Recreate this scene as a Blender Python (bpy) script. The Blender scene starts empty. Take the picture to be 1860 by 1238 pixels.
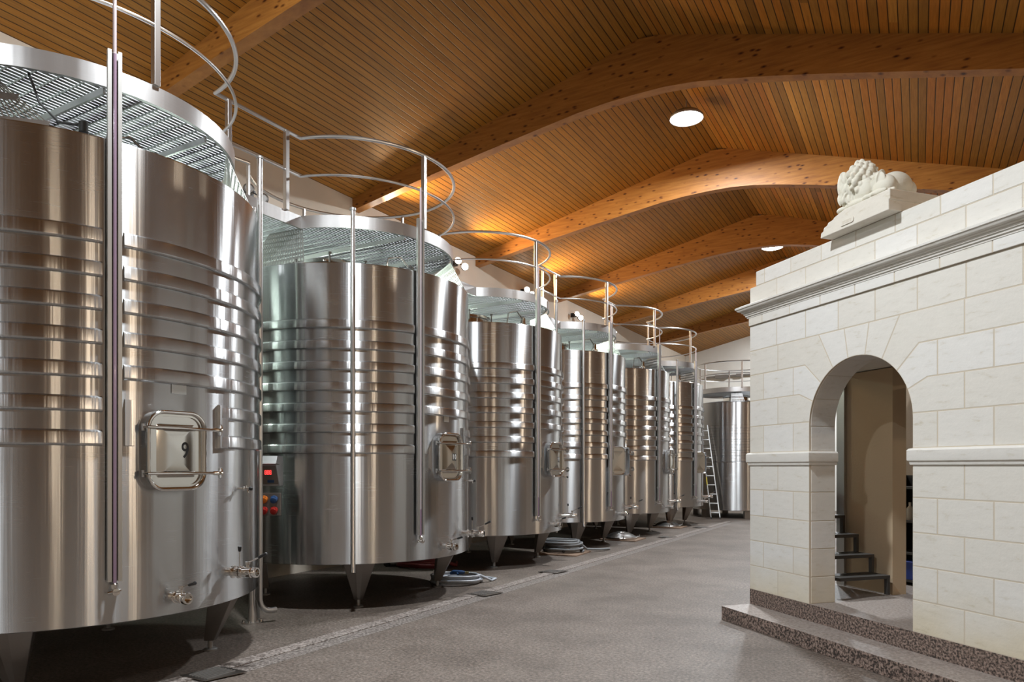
import bpy, bmesh, math, random
from math import sin, cos, pi, radians, atan2, sqrt
from mathutils import Vector, Matrix

random.seed(7)
SC = bpy.context.scene
COL = SC.collection
U = 1.1            # metres per survey unit
EYE = 1.65         # camera height
TH = radians(29.87)  # camera turned this far from the hall's long axis (+Y)

# ------------------------------------------------------------------ camera
cam_d = bpy.data.cameras.new('camera')
cam = bpy.data.objects.new('camera', cam_d)
COL.objects.link(cam)
cam.location = (0, 0, EYE)
cam.rotation_euler = (pi / 2, 0, TH)
cam_d.sensor_fit = 'HORIZONTAL'
cam_d.sensor_width = 36
cam_d.lens = 36 * 1285 / 1860
cam_d.shift_x = 0
cam_d.shift_y = (847 - 619) / 1860
cam_d.clip_end = 200
SC.camera = cam

# ------------------------------------------------------------------ world, exposure
w = bpy.data.worlds.new('world')
SC.world = w
w.use_nodes = True
w.node_tree.nodes['Background'].inputs[0].default_value = (1.0, 0.93, 0.85, 1)
w.node_tree.nodes['Background'].inputs[1].default_value = 0.01
SC.view_settings.view_transform = 'Standard'
SC.view_settings.look = 'None'
SC.view_settings.gamma = 1
SC.view_settings.use_curve_mapping = False
SC.view_settings.exposure = -0.25
SC.cycles.max_bounces = 8
SC.cycles.diffuse_bounces = 4
SC.cycles.glossy_bounces = 5
SC.cycles.transmission_bounces = 6
SC.cycles.sample_clamp_indirect = 6
SC.cycles.caustics_reflective = False
SC.cycles.caustics_refractive = False


def H2(n, u):
    """hall coordinates in survey units -> metres"""
    return (n * U, u * U)


def zz(z):
    return EYE + U * z


RIDGE_N, RIDGE_Z = -2.87, 5.25
LAMPS_U = (-10.5, -3.7, 3.15, 10.0, 16.85, 23.7)


def light(name, kind, loc, energy, color, size=None, rot=(0, 0, 0), parent=None, **kw):
    d = bpy.data.lights.new(name, kind)
    d.energy = energy
    d.color = color
    if kind == 'AREA':
        d.shape = kw.get('shape', 'DISK')
        d.size = size
        if 'size_y' in kw:
            d.size_y = kw['size_y']
        if 'spread' in kw:
            d.spread = kw['spread']
    elif kind in ('POINT', 'SPOT'):
        d.shadow_soft_size = size or 0.1
    if kind == 'SPOT':
        d.spot_size = kw.get('spot', radians(90))
        d.spot_blend = kw.get('blend', 0.6)
    o = bpy.data.objects.new(name, d)
    COL.objects.link(o)
    o.location = loc
    o.rotation_euler = rot
    if parent:
        o.parent = parent
    return o


def aim(frm, to):
    return (Vector(to) - Vector(frm)).to_track_quat('-Z', 'Y').to_euler()


E_BAY = 600.0
# high-bay lamps: the metal-halide row under the ridge (their housings are built below)
for _u in LAMPS_U:
    light('bay_light', 'AREA', (RIDGE_N * U, _u * U, zz(4.91)), E_BAY, (0.90, 0.96, 1.0), 0.42, (0, 0, 0), shape='DISK')

# ------------------------------------------------------------------ helpers


def tag(o, label=None, cat=None, group=None, kind=None):
    if label: o['label'] = label
    if cat: o['category'] = cat
    if group: o['group'] = group
    if kind: o['kind'] = kind
    return o


def thing(name, label, cat, loc=(0, 0, 0), rz=0.0, group=None):
    o = bpy.data.objects.new(name, None)
    o.empty_display_size = 0.2
    COL.objects.link(o)
    o.location = loc
    o.rotation_euler = (0, 0, rz)
    return tag(o, label, cat, group)


class MB:
    def __init__(s):
        s.bm = bmesh.new()

    def face(s, vs):
        try:
            return s.bm.faces.new(vs)
        except ValueError:
            return None

    def grid_faces(s, rings, closed_u=True, closed_v=False):
        n = len(rings)
        for i in range(n if closed_v else n - 1):
            a, b = rings[i], rings[(i + 1) % n]
            m = len(a)
            for j in range(m if closed_u else m - 1):
                s.face((a[j], a[(j + 1) % m], b[(j + 1) % m], b[j]))

    def box(s, c, size, M=None, rz=0.0):
        sx, sy, sz = size[0] / 2, size[1] / 2, size[2] / 2
        R = Matrix.Rotation(rz, 3, 'Z')
        v = []
        for x in (-sx, sx):
            for y in (-sy, sy):
                for z in (-sz, sz):
                    p = R @ Vector((x, y, z)) + Vector(c)
                    if M is not None: p = M @ p
                    v.append(s.bm.verts.new(p))
        for f in ((0, 1, 3, 2), (4, 6, 7, 5), (0, 4, 5, 1), (2, 3, 7, 6), (0, 2, 6, 4), (1, 5, 7, 3)):
            s.face([v[i] for i in f])
        return s

    def bar(s, p0, p1, w, h, up=(0, 0, 1)):
        p0, p1 = Vector(p0), Vector(p1)
        d = (p1 - p0)
        L = d.length
        if L < 1e-6: return s
        d.normalize()
        up = Vector(up)
        sd = d.cross(up)
        if sd.length < 1e-4: sd = d.cross(Vector((1, 0, 0)))
        sd.normalize()
        up = sd.cross(d)
        v = []
        for q in (p0, p1):
            for a, b in ((-1, -1), (1, -1), (1, 1), (-1, 1)):
                v.append(s.bm.verts.new(q + sd * a * w / 2 + up * b * h / 2))
        s.face(v[3::-1]); s.face(v[4:8])
        for i in range(4):
            s.face((v[i], v[(i + 1) % 4], v[4 + (i + 1) % 4], v[4 + i]))
        return s

    def tube(s, pts, r, seg=10, closed=False, caps=True):
        pts = [Vector(p) for p in pts]
        n = len(pts)
        rings = []
        prev = None
        for i, p in enumerate(pts):
            if closed:
                t = pts[(i + 1) % n] - pts[i - 1]
            elif i == 0: t = pts[1] - p
            elif i == n - 1: t = p - pts[i - 1]
            else: t = (pts[i + 1] - p).normalized() + (p - pts[i - 1]).normalized()
            if t.length < 1e-9: t = Vector((0, 0, 1))
            t.normalize()
            if prev is None:
                a = Vector((0, 0, 1)) if abs(t.z) < 0.9 else Vector((1, 0, 0))
                x = t.cross(a).normalized()
            else:
                x = prev - t * prev.dot(t)
                x.normalize()
            y = t.cross(x)
            prev = x
            rr = r[i] if isinstance(r, (list, tuple)) else r
            rings.append([s.bm.verts.new(p + (x * cos(2 * pi * k / seg) + y * sin(2 * pi * k / seg)) * rr) for k in range(seg)])
        s.grid_faces(rings, True, closed)
        if caps and not closed:
            s.face(rings[0][::-1]); s.face(rings[-1])
        return s

    def cyl(s, p0, p1, r, seg=16, r2=None):
        return s.tube([p0, p1], [r, r if r2 is None else r2], seg)

    def lathe(s, prof, c=(0, 0, 0), seg=48, a0=0.0, a1=2 * pi, M=None, cap=False):
        """prof list of (r,z)"""
        full = abs((a1 - a0) - 2 * pi) < 1e-6
        cnt = seg if full else seg + 1
        rings = []
        for k in range(cnt):
            a = a0 + (a1 - a0) * k / seg
            ring = []
            for r, z in prof:
                p = Vector((r * cos(a), r * sin(a), z)) + Vector(c)
                if M is not None: p = M @ p
                ring.append(s.bm.verts.new(p))
            rings.append(ring)
        n = len(rings)
        for i in range(n if full else n - 1):
            a, b = rings[i], rings[(i + 1) % n]
            for j in range(len(prof) - 1):
                s.face((a[j], b[j], b[j + 1], a[j + 1]))
        if cap and not full:
            s.face(rings[0]); s.face(rings[-1][::-1])
        return s

    def prism(s, poly, z0, z1, M=None):
        """poly in xy, extruded in z"""
        def P(x, y, z):
            p = Vector((x, y, z))
            return M @ p if M is not None else p
        a = [s.bm.verts.new(P(x, y, z0)) for x, y in poly]
        b = [s.bm.verts.new(P(x, y, z1)) for x, y in poly]
        n = len(poly)
        s.face(a[::-1]); s.face(b)
        for i in range(n):
            s.face((a[i], a[(i + 1) % n], b[(i + 1) % n], b[i]))
        return s

    def ball(s, c, r, sx=1, sy=1, sz=1, seg=12, M=None):
        R = M if M is not None else Matrix.Identity(3)
        c = Vector(c)
        rows = seg // 2 + 1
        top = s.bm.verts.new(c + R @ Vector((0, 0, r * sz)))
        bot = s.bm.verts.new(c + R @ Vector((0, 0, -r * sz)))
        rings = []
        for i in range(1, rows):
            t = pi * i / rows
            rings.append([s.bm.verts.new(c + R @ Vector((r * sx * sin(t) * cos(2 * pi * k / seg), r * sy * sin(t) * sin(2 * pi * k / seg), r * sz * cos(t)))) for k in range(seg)])
        for k in range(seg):
            s.face((top, rings[0][k], rings[0][(k + 1) % seg]))
            s.face((bot, rings[-1][(k + 1) % seg], rings[-1][k]))
        for i in range(len(rings) - 1):
            for k in range(seg):
                s.face((rings[i][k], rings[i + 1][k], rings[i + 1][(k + 1) % seg], rings[i][(k + 1) % seg]))
        return s

    def build(s, name, mat, parent=None, smooth=True, ang=32, bevel=0.0, bseg=2):
        bm = s.bm
        bmesh.ops.recalc_face_normals(bm, faces=bm.faces)
        if smooth:
            lim = radians(ang)
            for e in bm.edges:
                if len(e.link_faces) == 2:
                    e.smooth = e.calc_face_angle(0) < lim
                else:
                    e.smooth = False
            for f in bm.faces: f.smooth = True
        me = bpy.data.meshes.new(name)
        bm.to_mesh(me)
        bm.free()
        mats = mat if isinstance(mat, (list, tuple)) else [mat]
        for m in mats: me.materials.append(m)
        o = bpy.data.objects.new(name, me)
        COL.objects.link(o)
        if parent is not None: o.parent = parent
        if bevel:
            b = o.modifiers.new('bevel', 'BEVEL')
            b.width = bevel; b.segments = bseg; b.limit_method = 'ANGLE'; b.angle_limit = radians(35)
            b.harden_normals = False
        return o


def text_mesh(s, size, mat, parent, M, depth=0.0015, bold=0.0):
    name = 'lettering'
    cu = bpy.data.curves.new(name, 'FONT')
    cu.body = s; cu.size = size; cu.extrude = depth; cu.align_x = 'CENTER'; cu.align_y = 'CENTER'
    cu.offset = bold
    tmp = bpy.data.objects.new('tmp', cu)
    COL.objects.link(tmp)
    bpy.context.view_layer.update()
    dg = bpy.context.evaluated_depsgraph_get()
    me = bpy.data.meshes.new_from_object(tmp.evaluated_get(dg))
    me.name = name
    bpy.data.objects.remove(tmp)
    bpy.data.curves.remove(cu)
    me.materials.clear(); me.materials.append(mat)
    me.transform(M)
    o = bpy.data.objects.new(name, me)
    COL.objects.link(o)
    o.parent = parent
    return o


# ------------------------------------------------------------------ materials
def new_mat(name):
    m = bpy.data.materials.new(name)
    m.use_nodes = True
    nt = m.node_tree
    return m, nt, nt.nodes['Principled BSDF']


def N(nt, t, **kw):
    n = nt.nodes.new(t)
    for k, v in kw.items():
        if k.startswith('i_'):
            key = k[2:]
            n.inputs[int(key) if key.isdigit() else key].default_value = v
        else:
            setattr(n, k, v)
    return n


def simple(name, col, rough=0.5, metal=0.0, **kw):
    m, nt, b = new_mat(name)
    b.inputs['Base Color'].default_value = (*col, 1)
    b.inputs['Roughness'].default_value = rough
    b.inputs['Metallic'].default_value = metal
    for k, v in kw.items():
        b.inputs[k].default_value = v
    return m


def ramp(nt, stops, interp='LINEAR'):
    r = nt.nodes.new('ShaderNodeValToRGB')
    r.color_ramp.interpolation = interp
    el = r.color_ramp.elements
    while len(el) > 1: el.remove(el[-1])
    el[0].position = stops[0][0]; el[0].color = (*stops[0][1], 1)
    for p, c in stops[1:]:
        e = el.new(p); e.color = (*c, 1)
    return r


def steel(name, col=(0.50, 0.505, 0.51), rough=0.265, aniso=1.0, wave=0.006, grain=0.03):
    m, nt, b = new_mat(name)
    L = nt.links
    b.inputs['Metallic'].default_value = 1
    b.inputs['Anisotropic'].default_value = aniso
    b.inputs['Anisotropic Rotation'].default_value = 0.25
    tc = N(nt, 'ShaderNodeTexCoord')
    tg = N(nt, 'ShaderNodeTangent', direction_type='RADIAL', axis='Z')
    L.new(tg.outputs[0], b.inputs['Tangent'])
    # fine brushed grain running round the shell
    mp = N(nt, 'ShaderNodeMapping'); mp.inputs['Scale'].default_value = (3, 3, 420)
    L.new(tc.outputs['Object'], mp.inputs[0])
    n1 = N(nt, 'ShaderNodeTexNoise', i_Scale=1.0, i_Detail=3.0)
    L.new(mp.outputs[0], n1.inputs[0])
    n2 = N(nt, 'ShaderNodeTexNoise', i_Scale=2.2, i_Detail=4.0)
    L.new(tc.outputs['Object'], n2.inputs[0])
    mr = N(nt, 'ShaderNodeMapRange'); mr.inputs[3].default_value = rough - grain; mr.inputs[4].default_value = rough + grain
    mx = N(nt, 'ShaderNodeMix', data_type='FLOAT'); mx.inputs[0].default_value = 0.5
    L.new(n1.outputs[0], mx.inputs[2]); L.new(n2.outputs[0], mx.inputs[3])
    L.new(mx.outputs[0], mr.inputs[0]); L.new(mr.outputs[0], b.inputs['Roughness'])
    cr = ramp(nt, [(0.3, tuple(c * 0.93 for c in col)), (0.7, tuple(min(1, c * 1.04) for c in col))])
    L.new(mx.outputs[0], cr.inputs[0]); L.new(cr.outputs[0], b.inputs['Base Color'])
    # slow unevenness of the rolled sheet
    mp2 = N(nt, 'ShaderNodeMapping'); mp2.inputs['Scale'].default_value = (1.6, 1.6, 0.45)
    L.new(tc.outputs['Object'], mp2.inputs[0])
    n3 = N(nt, 'ShaderNodeTexNoise', i_Scale=1.3, i_Detail=1.5)
    L.new(mp2.outputs[0], n3.inputs[0])
    bp = N(nt, 'ShaderNodeBump'); bp.inputs['Strength'].default_value = 1.0; bp.inputs['Distance'].default_value = wave
    L.new(n3.outputs[0], bp.inputs['Height'])
    # fine rolling marks running up the sheet
    mp4 = N(nt, 'ShaderNodeMapping'); mp4.inputs['Scale'].default_value = (7, 7, 0.12)
    L.new(tc.outputs['Object'], mp4.inputs[0])
    n4 = N(nt, 'ShaderNodeTexNoise', i_Scale=1.6, i_Detail=3.0)
    L.new(mp4.outputs[0], n4.inputs[0])
    bp2 = N(nt, 'ShaderNodeBump'); bp2.inputs['Strength'].default_value = 1.0; bp2.inputs['Distance'].default_value = wave * .28
    L.new(n4.outputs[0], bp2.inputs['Height']); L.new(bp.outputs[0], bp2.inputs['Normal']); L.new(bp2.outputs[0], b.inputs['Normal'])
    return m


M_SHELL = steel('brushed_steel')
M_BAND = steel('brushed_steel_band', col=(0.52, 0.523, 0.526), rough=0.255, aniso=1.0, wave=0.009)
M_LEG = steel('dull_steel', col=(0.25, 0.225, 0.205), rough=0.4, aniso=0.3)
M_SATIN = steel('satin_steel', col=(0.50, 0.49, 0.485), rough=0.38, aniso=0.2, wave=0.004)
M_RAIL = simple('rail_steel', (0.55, 0.54, 0.53), 0.3, 1.0)
M_CHROME = simple('polished_steel', (0.74, 0.73, 0.71), 0.1, 1.0)
M_DOORP = simple('door_steel', (0.62, 0.61, 0.58), 0.14, 1.0)
M_GRATE = simple('galvanised_grating', (0.66, 0.67, 0.69), 0.5, 0.0)
M_LID = simple('lid_steel', (0.78, 0.77, 0.75), 0.28, 1.0)
M_CHAN = simple('channel_steel', (0.42, 0.41, 0.39), 0.42, 0.85)
M_GREY = simple('grey_metal', (0.33, 0.32, 0.31), 0.45, 0.8)
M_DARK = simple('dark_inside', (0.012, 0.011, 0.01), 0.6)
M_BLACK = simple('black_plastic', (0.012, 0.012, 0.013), 0.35)
M_RUBBER = simple('black_rubber', (0.02, 0.02, 0.02), 0.6)
M_WHITE = simple('white_paint', (0.8, 0.79, 0.76), 0.5)
M_RED = simple('red_plastic', (0.35, 0.02, 0.015), 0.35)
M_BLUE = simple('blue_plastic', (0.03, 0.08, 0.2), 0.35)
M_ORANGE = simple('orange_plastic', (0.6, 0.16, 0.02), 0.35)
M_YELLOW = simple('yellow_label', (0.75, 0.6, 0.06), 0.45)
M_ALU = simple('aluminium', (0.45, 0.45, 0.44), 0.35, 0.9)
M_HOSE = simple('pale_grey_hose', (0.42, 0.45, 0.5), 0.4)
M_HOSED = simple('grey_hose', (0.2, 0.21, 0.22), 0.45)
M_HOSER = simple('dark_red_hose', (0.16, 0.02, 0.02), 0.4)
M_BROWN = simple('brown_board', (0.24, 0.16, 0.11), 0.6)
M_DARKST = simple('dark_steel_stair', (0.07, 0.065, 0.06), 0.5, 0.5)
M_TUBE = simple('sight_tube_clear', (0.85, 0.74, 0.76), 0.08, 0.0, **{'Transmission Weight': 0.55, 'IOR': 1.3})
M_WINE = simple('sight_tube_wine', (0.24, 0.165, 0.22), 0.12, 0.0)
M_GLOWR, _nt, _b = new_mat('red_digits')
_b.inputs['Emission Color'].default_value = (1, 0.03, 0.03, 1); _b.inputs['Emission Strength'].default_value = 4
M_GLOWW, _nt, _b = new_mat('lamp_glow')
_b.inputs['Emission Color'].default_value = (0.95, 0.97, 1, 1); _b.inputs['Emission Strength'].default_value = 30
M_GLOWH, _nt, _b = new_mat('halogen_glow')
_b.inputs['Emission Color'].default_value = (1, 0.9, 0.75, 1); _b.inputs['Emission Strength'].default_value = 30


def mat_floor():
    m, nt, b = new_mat('granite_screed_floor')
    L = nt.links
    tc = N(nt, 'ShaderNodeTexCoord')
    n1 = N(nt, 'ShaderNodeTexNoise', i_Scale=36.0, i_Detail=8.0, i_Roughness=0.8)
    n2 = N(nt, 'ShaderNodeTexNoise', i_Scale=1.1, i_Detail=6.0, i_Roughness=0.65)
    n3 = N(nt, 'ShaderNodeTexNoise', i_Scale=8.0, i_Detail=6.0, i_Roughness=0.7)
    for n in (n1, n2, n3): L.new(tc.outputs['Object'], n.inputs[0])
    r1 = ramp(nt, [(0.36, (0.04, 0.031, 0.026)), (0.5, (0.132, 0.108, 0.093)), (0.64, (0.25, 0.213, 0.188))])
    L.new(n1.outputs[0], r1.inputs[0])
    r2 = ramp(nt, [(0.35, (0.72, 0.68, 0.64)), (0.6, (1.12, 1.1, 1.07))])
    L.new(n2.outputs[0], r2.inputs[0])
    r3 = ramp(nt, [(0.3, (0.85, 0.83, 0.8)), (0.7, (1.1, 1.1, 1.1))])
    L.new(n3.outputs[0], r3.inputs[0])
    a = N(nt, 'ShaderNodeMix', data_type='RGBA', blend_type='MULTIPLY'); a.inputs[0].default_value = 1
    c = N(nt, 'ShaderNodeMix', data_type='RGBA', blend_type='MULTIPLY'); c.inputs[0].default_value = 1
    L.new(r1.outputs[0], a.inputs[6]); L.new(r2.outputs[0], a.inputs[7])
    L.new(a.outputs[2], c.inputs[6]); L.new(r3.outputs[0], c.inputs[7])
    L.new(c.outputs[2], b.inputs['Base Color'])
    rr = N(nt, 'ShaderNodeMapRange'); rr.inputs[3].default_value = 0.45; rr.inputs[4].default_value = 0.72
    L.new(n3.outputs[0], rr.inputs[0]); L.new(rr.outputs[0], b.inputs['Roughness'])
    bp = N(nt, 'ShaderNodeBump'); bp.inputs['Strength'].default_value = 0.12; bp.inputs['Distance'].default_value = 0.006
    L.new(n3.outputs[0], bp.inputs['Height']); L.new(bp.outputs[0], b.inputs['Normal'])
    return m


def mat_granite(name, cols, scale=60):
    m, nt, b = new_mat(name)
    L = nt.links
    tc = N(nt, 'ShaderNodeTexCoord')
    n1 = N(nt, 'ShaderNodeTexNoise', i_Scale=float(scale), i_Detail=3.0, i_Roughness=0.6)
    L.new(tc.outputs['Object'], n1.inputs[0])
    r1 = ramp(nt, cols); L.new(n1.outputs[0], r1.inputs[0])
    L.new(r1.outputs[0], b.inputs['Base Color'])
    b.inputs['Roughness'].default_value = 0.5
    return m


def mat_plaster(name, col, rough=0.85):
    m, nt, b = new_mat(name)
    L = nt.links
    tc = N(nt, 'ShaderNodeTexCoord')
    n1 = N(nt, 'ShaderNodeTexNoise', i_Scale=1.5, i_Detail=6.0)
    n2 = N(nt, 'ShaderNodeTexNoise', i_Scale=45.0, i_Detail=3.0)
    L.new(tc.outputs['Object'], n1.inputs[0]); L.new(tc.outputs['Object'], n2.inputs[0])
    r = ramp(nt, [(0.3, tuple(c * 0.93 for c in col)), (0.7, tuple(min(1, c * 1.04) for c in col))])
    L.new(n1.outputs[0], r.inputs[0]); L.new(r.outputs[0], b.inputs['Base Color'])
    bp = N(nt, 'ShaderNodeBump'); bp.inputs['Strength'].default_value = 0.3; bp.inputs['Distance'].default_value = 0.004
    L.new(n2.outputs[0], bp.inputs['Height']); L.new(bp.outputs[0], b.inputs['Normal'])
    b.inputs['Roughness'].default_value = rough
    return m


def mat_boards(name, var=0.25, pitch=0.096, seglen=3.87, base=(0.37, 0.168, 0.03)):
    """tongue-and-groove boards running along Y, counted in X"""
    m, nt, b = new_mat(name)
    L = nt.links
    tc = N(nt, 'ShaderNodeTexCoord')
    sp = N(nt, 'ShaderNodeSeparateXYZ'); L.new(tc.outputs['Object'], sp.inputs[0])
    dv = N(nt, 'ShaderNodeMath', operation='DIVIDE'); dv.inputs[1].default_value = pitch
    L.new(sp.outputs[0], dv.inputs[0])
    fl = N(nt, 'ShaderNodeMath', operation='FLOOR'); L.new(dv.outputs[0], fl.inputs[0])
    fr = N(nt, 'ShaderNodeMath', operation='FRACT'); L.new(dv.outputs[0], fr.inputs[0])
    # board ends: each board row shifts its joints
    w1 = N(nt, 'ShaderNodeTexWhiteNoise', noise_dimensions='1D'); L.new(fl.outputs[0], w1.inputs['W'])
    y1 = N(nt, 'ShaderNodeMath', operation='MULTIPLY_ADD'); y1.inputs[1].default_value = 4.0
    L.new(w1.outputs[0], y1.inputs[0]); L.new(sp.outputs[1], y1.inputs[2])
    y2 = N(nt, 'ShaderNodeMath', operation='DIVIDE'); y2.inputs[1].default_value = seglen; L.new(y1.outputs[0], y2.inputs[0])
    y3 = N(nt, 'ShaderNodeMath', operation='FLOOR'); L.new(y2.outputs[0], y3.inputs[0])
    cb = N(nt, 'ShaderNodeCombineXYZ'); L.new(fl.outputs[0], cb.inputs[0]); L.new(y3.outputs[0], cb.inputs[1])
    w2 = N(nt, 'ShaderNodeTexWhiteNoise', noise_dimensions='2D'); L.new(cb.outputs[0], w2.inputs['Vector'])
    lo = tuple(c * (1 - var) for c in base)
    hi = tuple(c * (1 + var * 0.8) for c in base)
    warm = (base[0] * (1 + var * .3), base[1] * (1 - var * .3), base[2] * 0.7)
    r = ramp(nt, [(0.0, lo), (0.35, base), (0.6, warm), (1.0, hi)])
    L.new(w2.outputs[0], r.inputs[0])
    # grain
    mp = N(nt, 'ShaderNodeMapping'); mp.inputs['Scale'].default_value = (55, 3.5, 55)
    L.new(tc.outputs['Object'], mp.inputs[0])
    ad = N(nt, 'ShaderNodeVectorMath', operation='ADD'); L.new(mp.outputs[0], ad.inputs[0])
    sc = N(nt, 'ShaderNodeVectorMath', operation='SCALE'); sc.inputs[3].default_value = 31.7
    L.new(w2.outputs[1], sc.inputs[0]); L.new(sc.outputs[0], ad.inputs[1])
    ng = N(nt, 'ShaderNodeTexNoise', i_Scale=1.0, i_Detail=5.0, i_Roughness=0.6); L.new(ad.outputs[0], ng.inputs[0])
    rg = ramp(nt, [(0.3, (0.78, 0.74, 0.7)), (0.65, (1.08, 1.08, 1.08))]); L.new(ng.outputs[0], rg.inputs[0])
    mul = N(nt, 'ShaderNodeMix', data_type='RGBA', blend_type='MULTIPLY'); mul.inputs[0].default_value = 1
    L.new(r.outputs[0], mul.inputs[6]); L.new(rg.outputs[0], mul.inputs[7])
    # groove
    ab = N(nt, 'ShaderNodeMath', operation='SUBTRACT'); ab.inputs[1].default_value = 0.5; L.new(fr.outputs[0], ab.inputs[0])
    ab2 = N(nt, 'ShaderNodeMath', operation='ABSOLUTE'); L.new(ab.outputs[0], ab2.inputs[0])
    gv = N(nt, 'ShaderNodeMapRange'); gv.inputs[1].default_value = 0.42; gv.inputs[2].default_value = 0.47
    L.new(ab2.outputs[0], gv.inputs[0])
    mg = N(nt, 'ShaderNodeMix', data_type='RGBA'); L.new(gv.outputs[0], mg.inputs[0])
    L.new(mul.outputs[2], mg.inputs[6]); mg.inputs[7].default_value = (0.035, 0.016, 0.006, 1)
    L.new(mg.outputs[2], b.inputs['Base Color'])
    iv = N(nt, 'ShaderNodeMath', operation='SUBTRACT'); iv.inputs[0].default_value = 1.0; L.new(gv.outputs[0], iv.inputs[1])
    bp = N(nt, 'ShaderNodeBump'); bp.inputs['Strength'].default_value = 0.6; bp.inputs['Distance'].default_value = 0.006
    L.new(iv.outputs[0], bp.inputs['Height']); L.new(bp.outputs[0], b.inputs['Normal'])
    b.inputs['Roughness'].default_value = 0.5
    b.inputs['Specular IOR Level'].default_value = 0.25
    return m


def mat_beam():
    m, nt, b = new_mat('glulam')
    L = nt.links
    tc = N(nt, 'ShaderNodeTexCoord')
    mp = N(nt, 'ShaderNodeMapping'); mp.inputs['Scale'].default_value = (2.2, 6, 26)
    L.new(tc.outputs['Object'], mp.inputs[0])
    n1 = N(nt, 'ShaderNodeTexNoise', i_Scale=1.0, i_Detail=6.0, i_Roughness=0.6); L.new(mp.outputs[0], n1.inputs[0])
    r1 = ramp(nt, [(0.3, (0.27, 0.10, 0.02)), (0.5, (0.37, 0.15, 0.028)), (0.72, (0.46, 0.205, 0.045))])
    L.new(n1.outputs[0], r1.inputs[0])
    mp2 = N(nt, 'ShaderNodeMapping'); mp2.inputs['Scale'].default_value = (5.0, 5.0, 12.0)
    L.new(tc.outputs['Object'], mp2.inputs[0])
    v = N(nt, 'ShaderNodeTexVoronoi', i_Scale=1.0, feature='F1'); L.new(mp2.outputs[0], v.inputs[0])
    rk = ramp(nt, [(0.06, (0.10, 0.035, 0.01)), (0.14, (0.5, 0.4, 0.35)), (0.24, (1, 1, 1))]); L.new(v.outputs[0], rk.inputs[0])
    mul = N(nt, 'ShaderNodeMix', data_type='RGBA', blend_type='MULTIPLY'); mul.inputs[0].default_value = 1
    L.new(r1.outputs[0], mul.inputs[6]); L.new(rk.outputs[0], mul.inputs[7])
    # lamella lines
    sp = N(nt, 'ShaderNodeSeparateXYZ'); L.new(tc.outputs['Object'], sp.inputs[0])
    L.new(mul.outputs[2], b.inputs['Base Color'])
    b.inputs['Roughness'].default_value = 0.5
    return m


def mat_stone(name, base=(0.73, 0.715, 0.685), tints=True):
    m, nt, b = new_mat(name)
    L = nt.links
    tc = N(nt, 'ShaderNodeTexCoord')
    at = N(nt, 'ShaderNodeAttribute', attribute_name='tint')
    mp = N(nt, 'ShaderNodeMapping'); mp.inputs['Scale'].default_value = (4, 4, 14)
    mp.inputs['Rotation'].default_value = (0, 0.22, 0)
    L.new(tc.outputs['Object'], mp.inputs[0])
    n1 = N(nt, 'ShaderNodeTexNoise', i_Scale=1.6, i_Detail=7.0, i_Roughness=0.65); L.new(mp.outputs[0], n1.inputs[0])
    r1 = ramp(nt, [(0.28, (base[0] * .84, base[1] * .80, base[2] * .71)), (0.42, base), (0.7, tuple(min(1, c * 1.06) for c in base))])
    L.new(n1.outputs[0], r1.inputs[0])
    cur = r1.outputs[0]
    if tints:
        tr = ramp(nt, [(0, (0.96, 0.945, 0.91)), (0.5, (1, 1, 1)), (1, (1.02, 1.03, 1.045))]); L.new(at.outputs['Fac'], tr.inputs[0])
        mul = N(nt, 'ShaderNodeMix', data_type='RGBA', blend_type='MULTIPLY'); mul.inputs[0].default_value = 1
        L.new(cur, mul.inputs[6]); L.new(tr.outputs[0], mul.inputs[7])
        cur = mul.outputs[2]
        # yellow tint growing towards the foot of the wall, edge broken by noise
        sp = N(nt, 'ShaderNodeSeparateXYZ'); L.new(tc.outputs['Object'], sp.inputs[0])
        n2 = N(nt, 'ShaderNodeTexNoise', i_Scale=2.5, i_Detail=5.0); L.new(tc.outputs['Object'], n2.inputs[0])
        m1 = N(nt, 'ShaderNodeMath', operation='MULTIPLY_ADD'); m1.inputs[1].default_value = 0.5
        L.new(n2.outputs[0], m1.inputs[0]); L.new(sp.outputs[2], m1.inputs[2])
        mr = N(nt, 'ShaderNodeMapRange'); mr.inputs[1].default_value = 0.5; mr.inputs[2].default_value = 0.95
        mr.inputs[3].default_value = 0.75; mr.inputs[4].default_value = 0.0
        L.new(m1.outputs[0], mr.inputs[0])
        mg = N(nt, 'ShaderNodeMix', data_type='RGBA', blend_type='MULTIPLY'); L.new(mr.outputs[0], mg.inputs[0])
        L.new(cur, mg.inputs[6]); mg.inputs[7].default_value = (0.86, 0.76, 0.55, 1)
        cur = mg.outputs[2]
    L.new(cur, b.inputs['Base Color'])
    n3 = N(nt, 'ShaderNodeTexNoise', i_Scale=30.0, i_Detail=6.0, i_Roughness=0.7); L.new(tc.outputs['Object'], n3.inputs[0])
    bp = N(nt, 'ShaderNodeBump'); bp.inputs['Strength'].default_value = 0.35; bp.inputs['Distance'].default_value = 0.006
    L.new(n3.outputs[0], bp.inputs['Height']); L.new(bp.outputs[0], b.inputs['Normal'])
    b.inputs['Roughness'].default_value = 0.75
    return m


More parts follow.
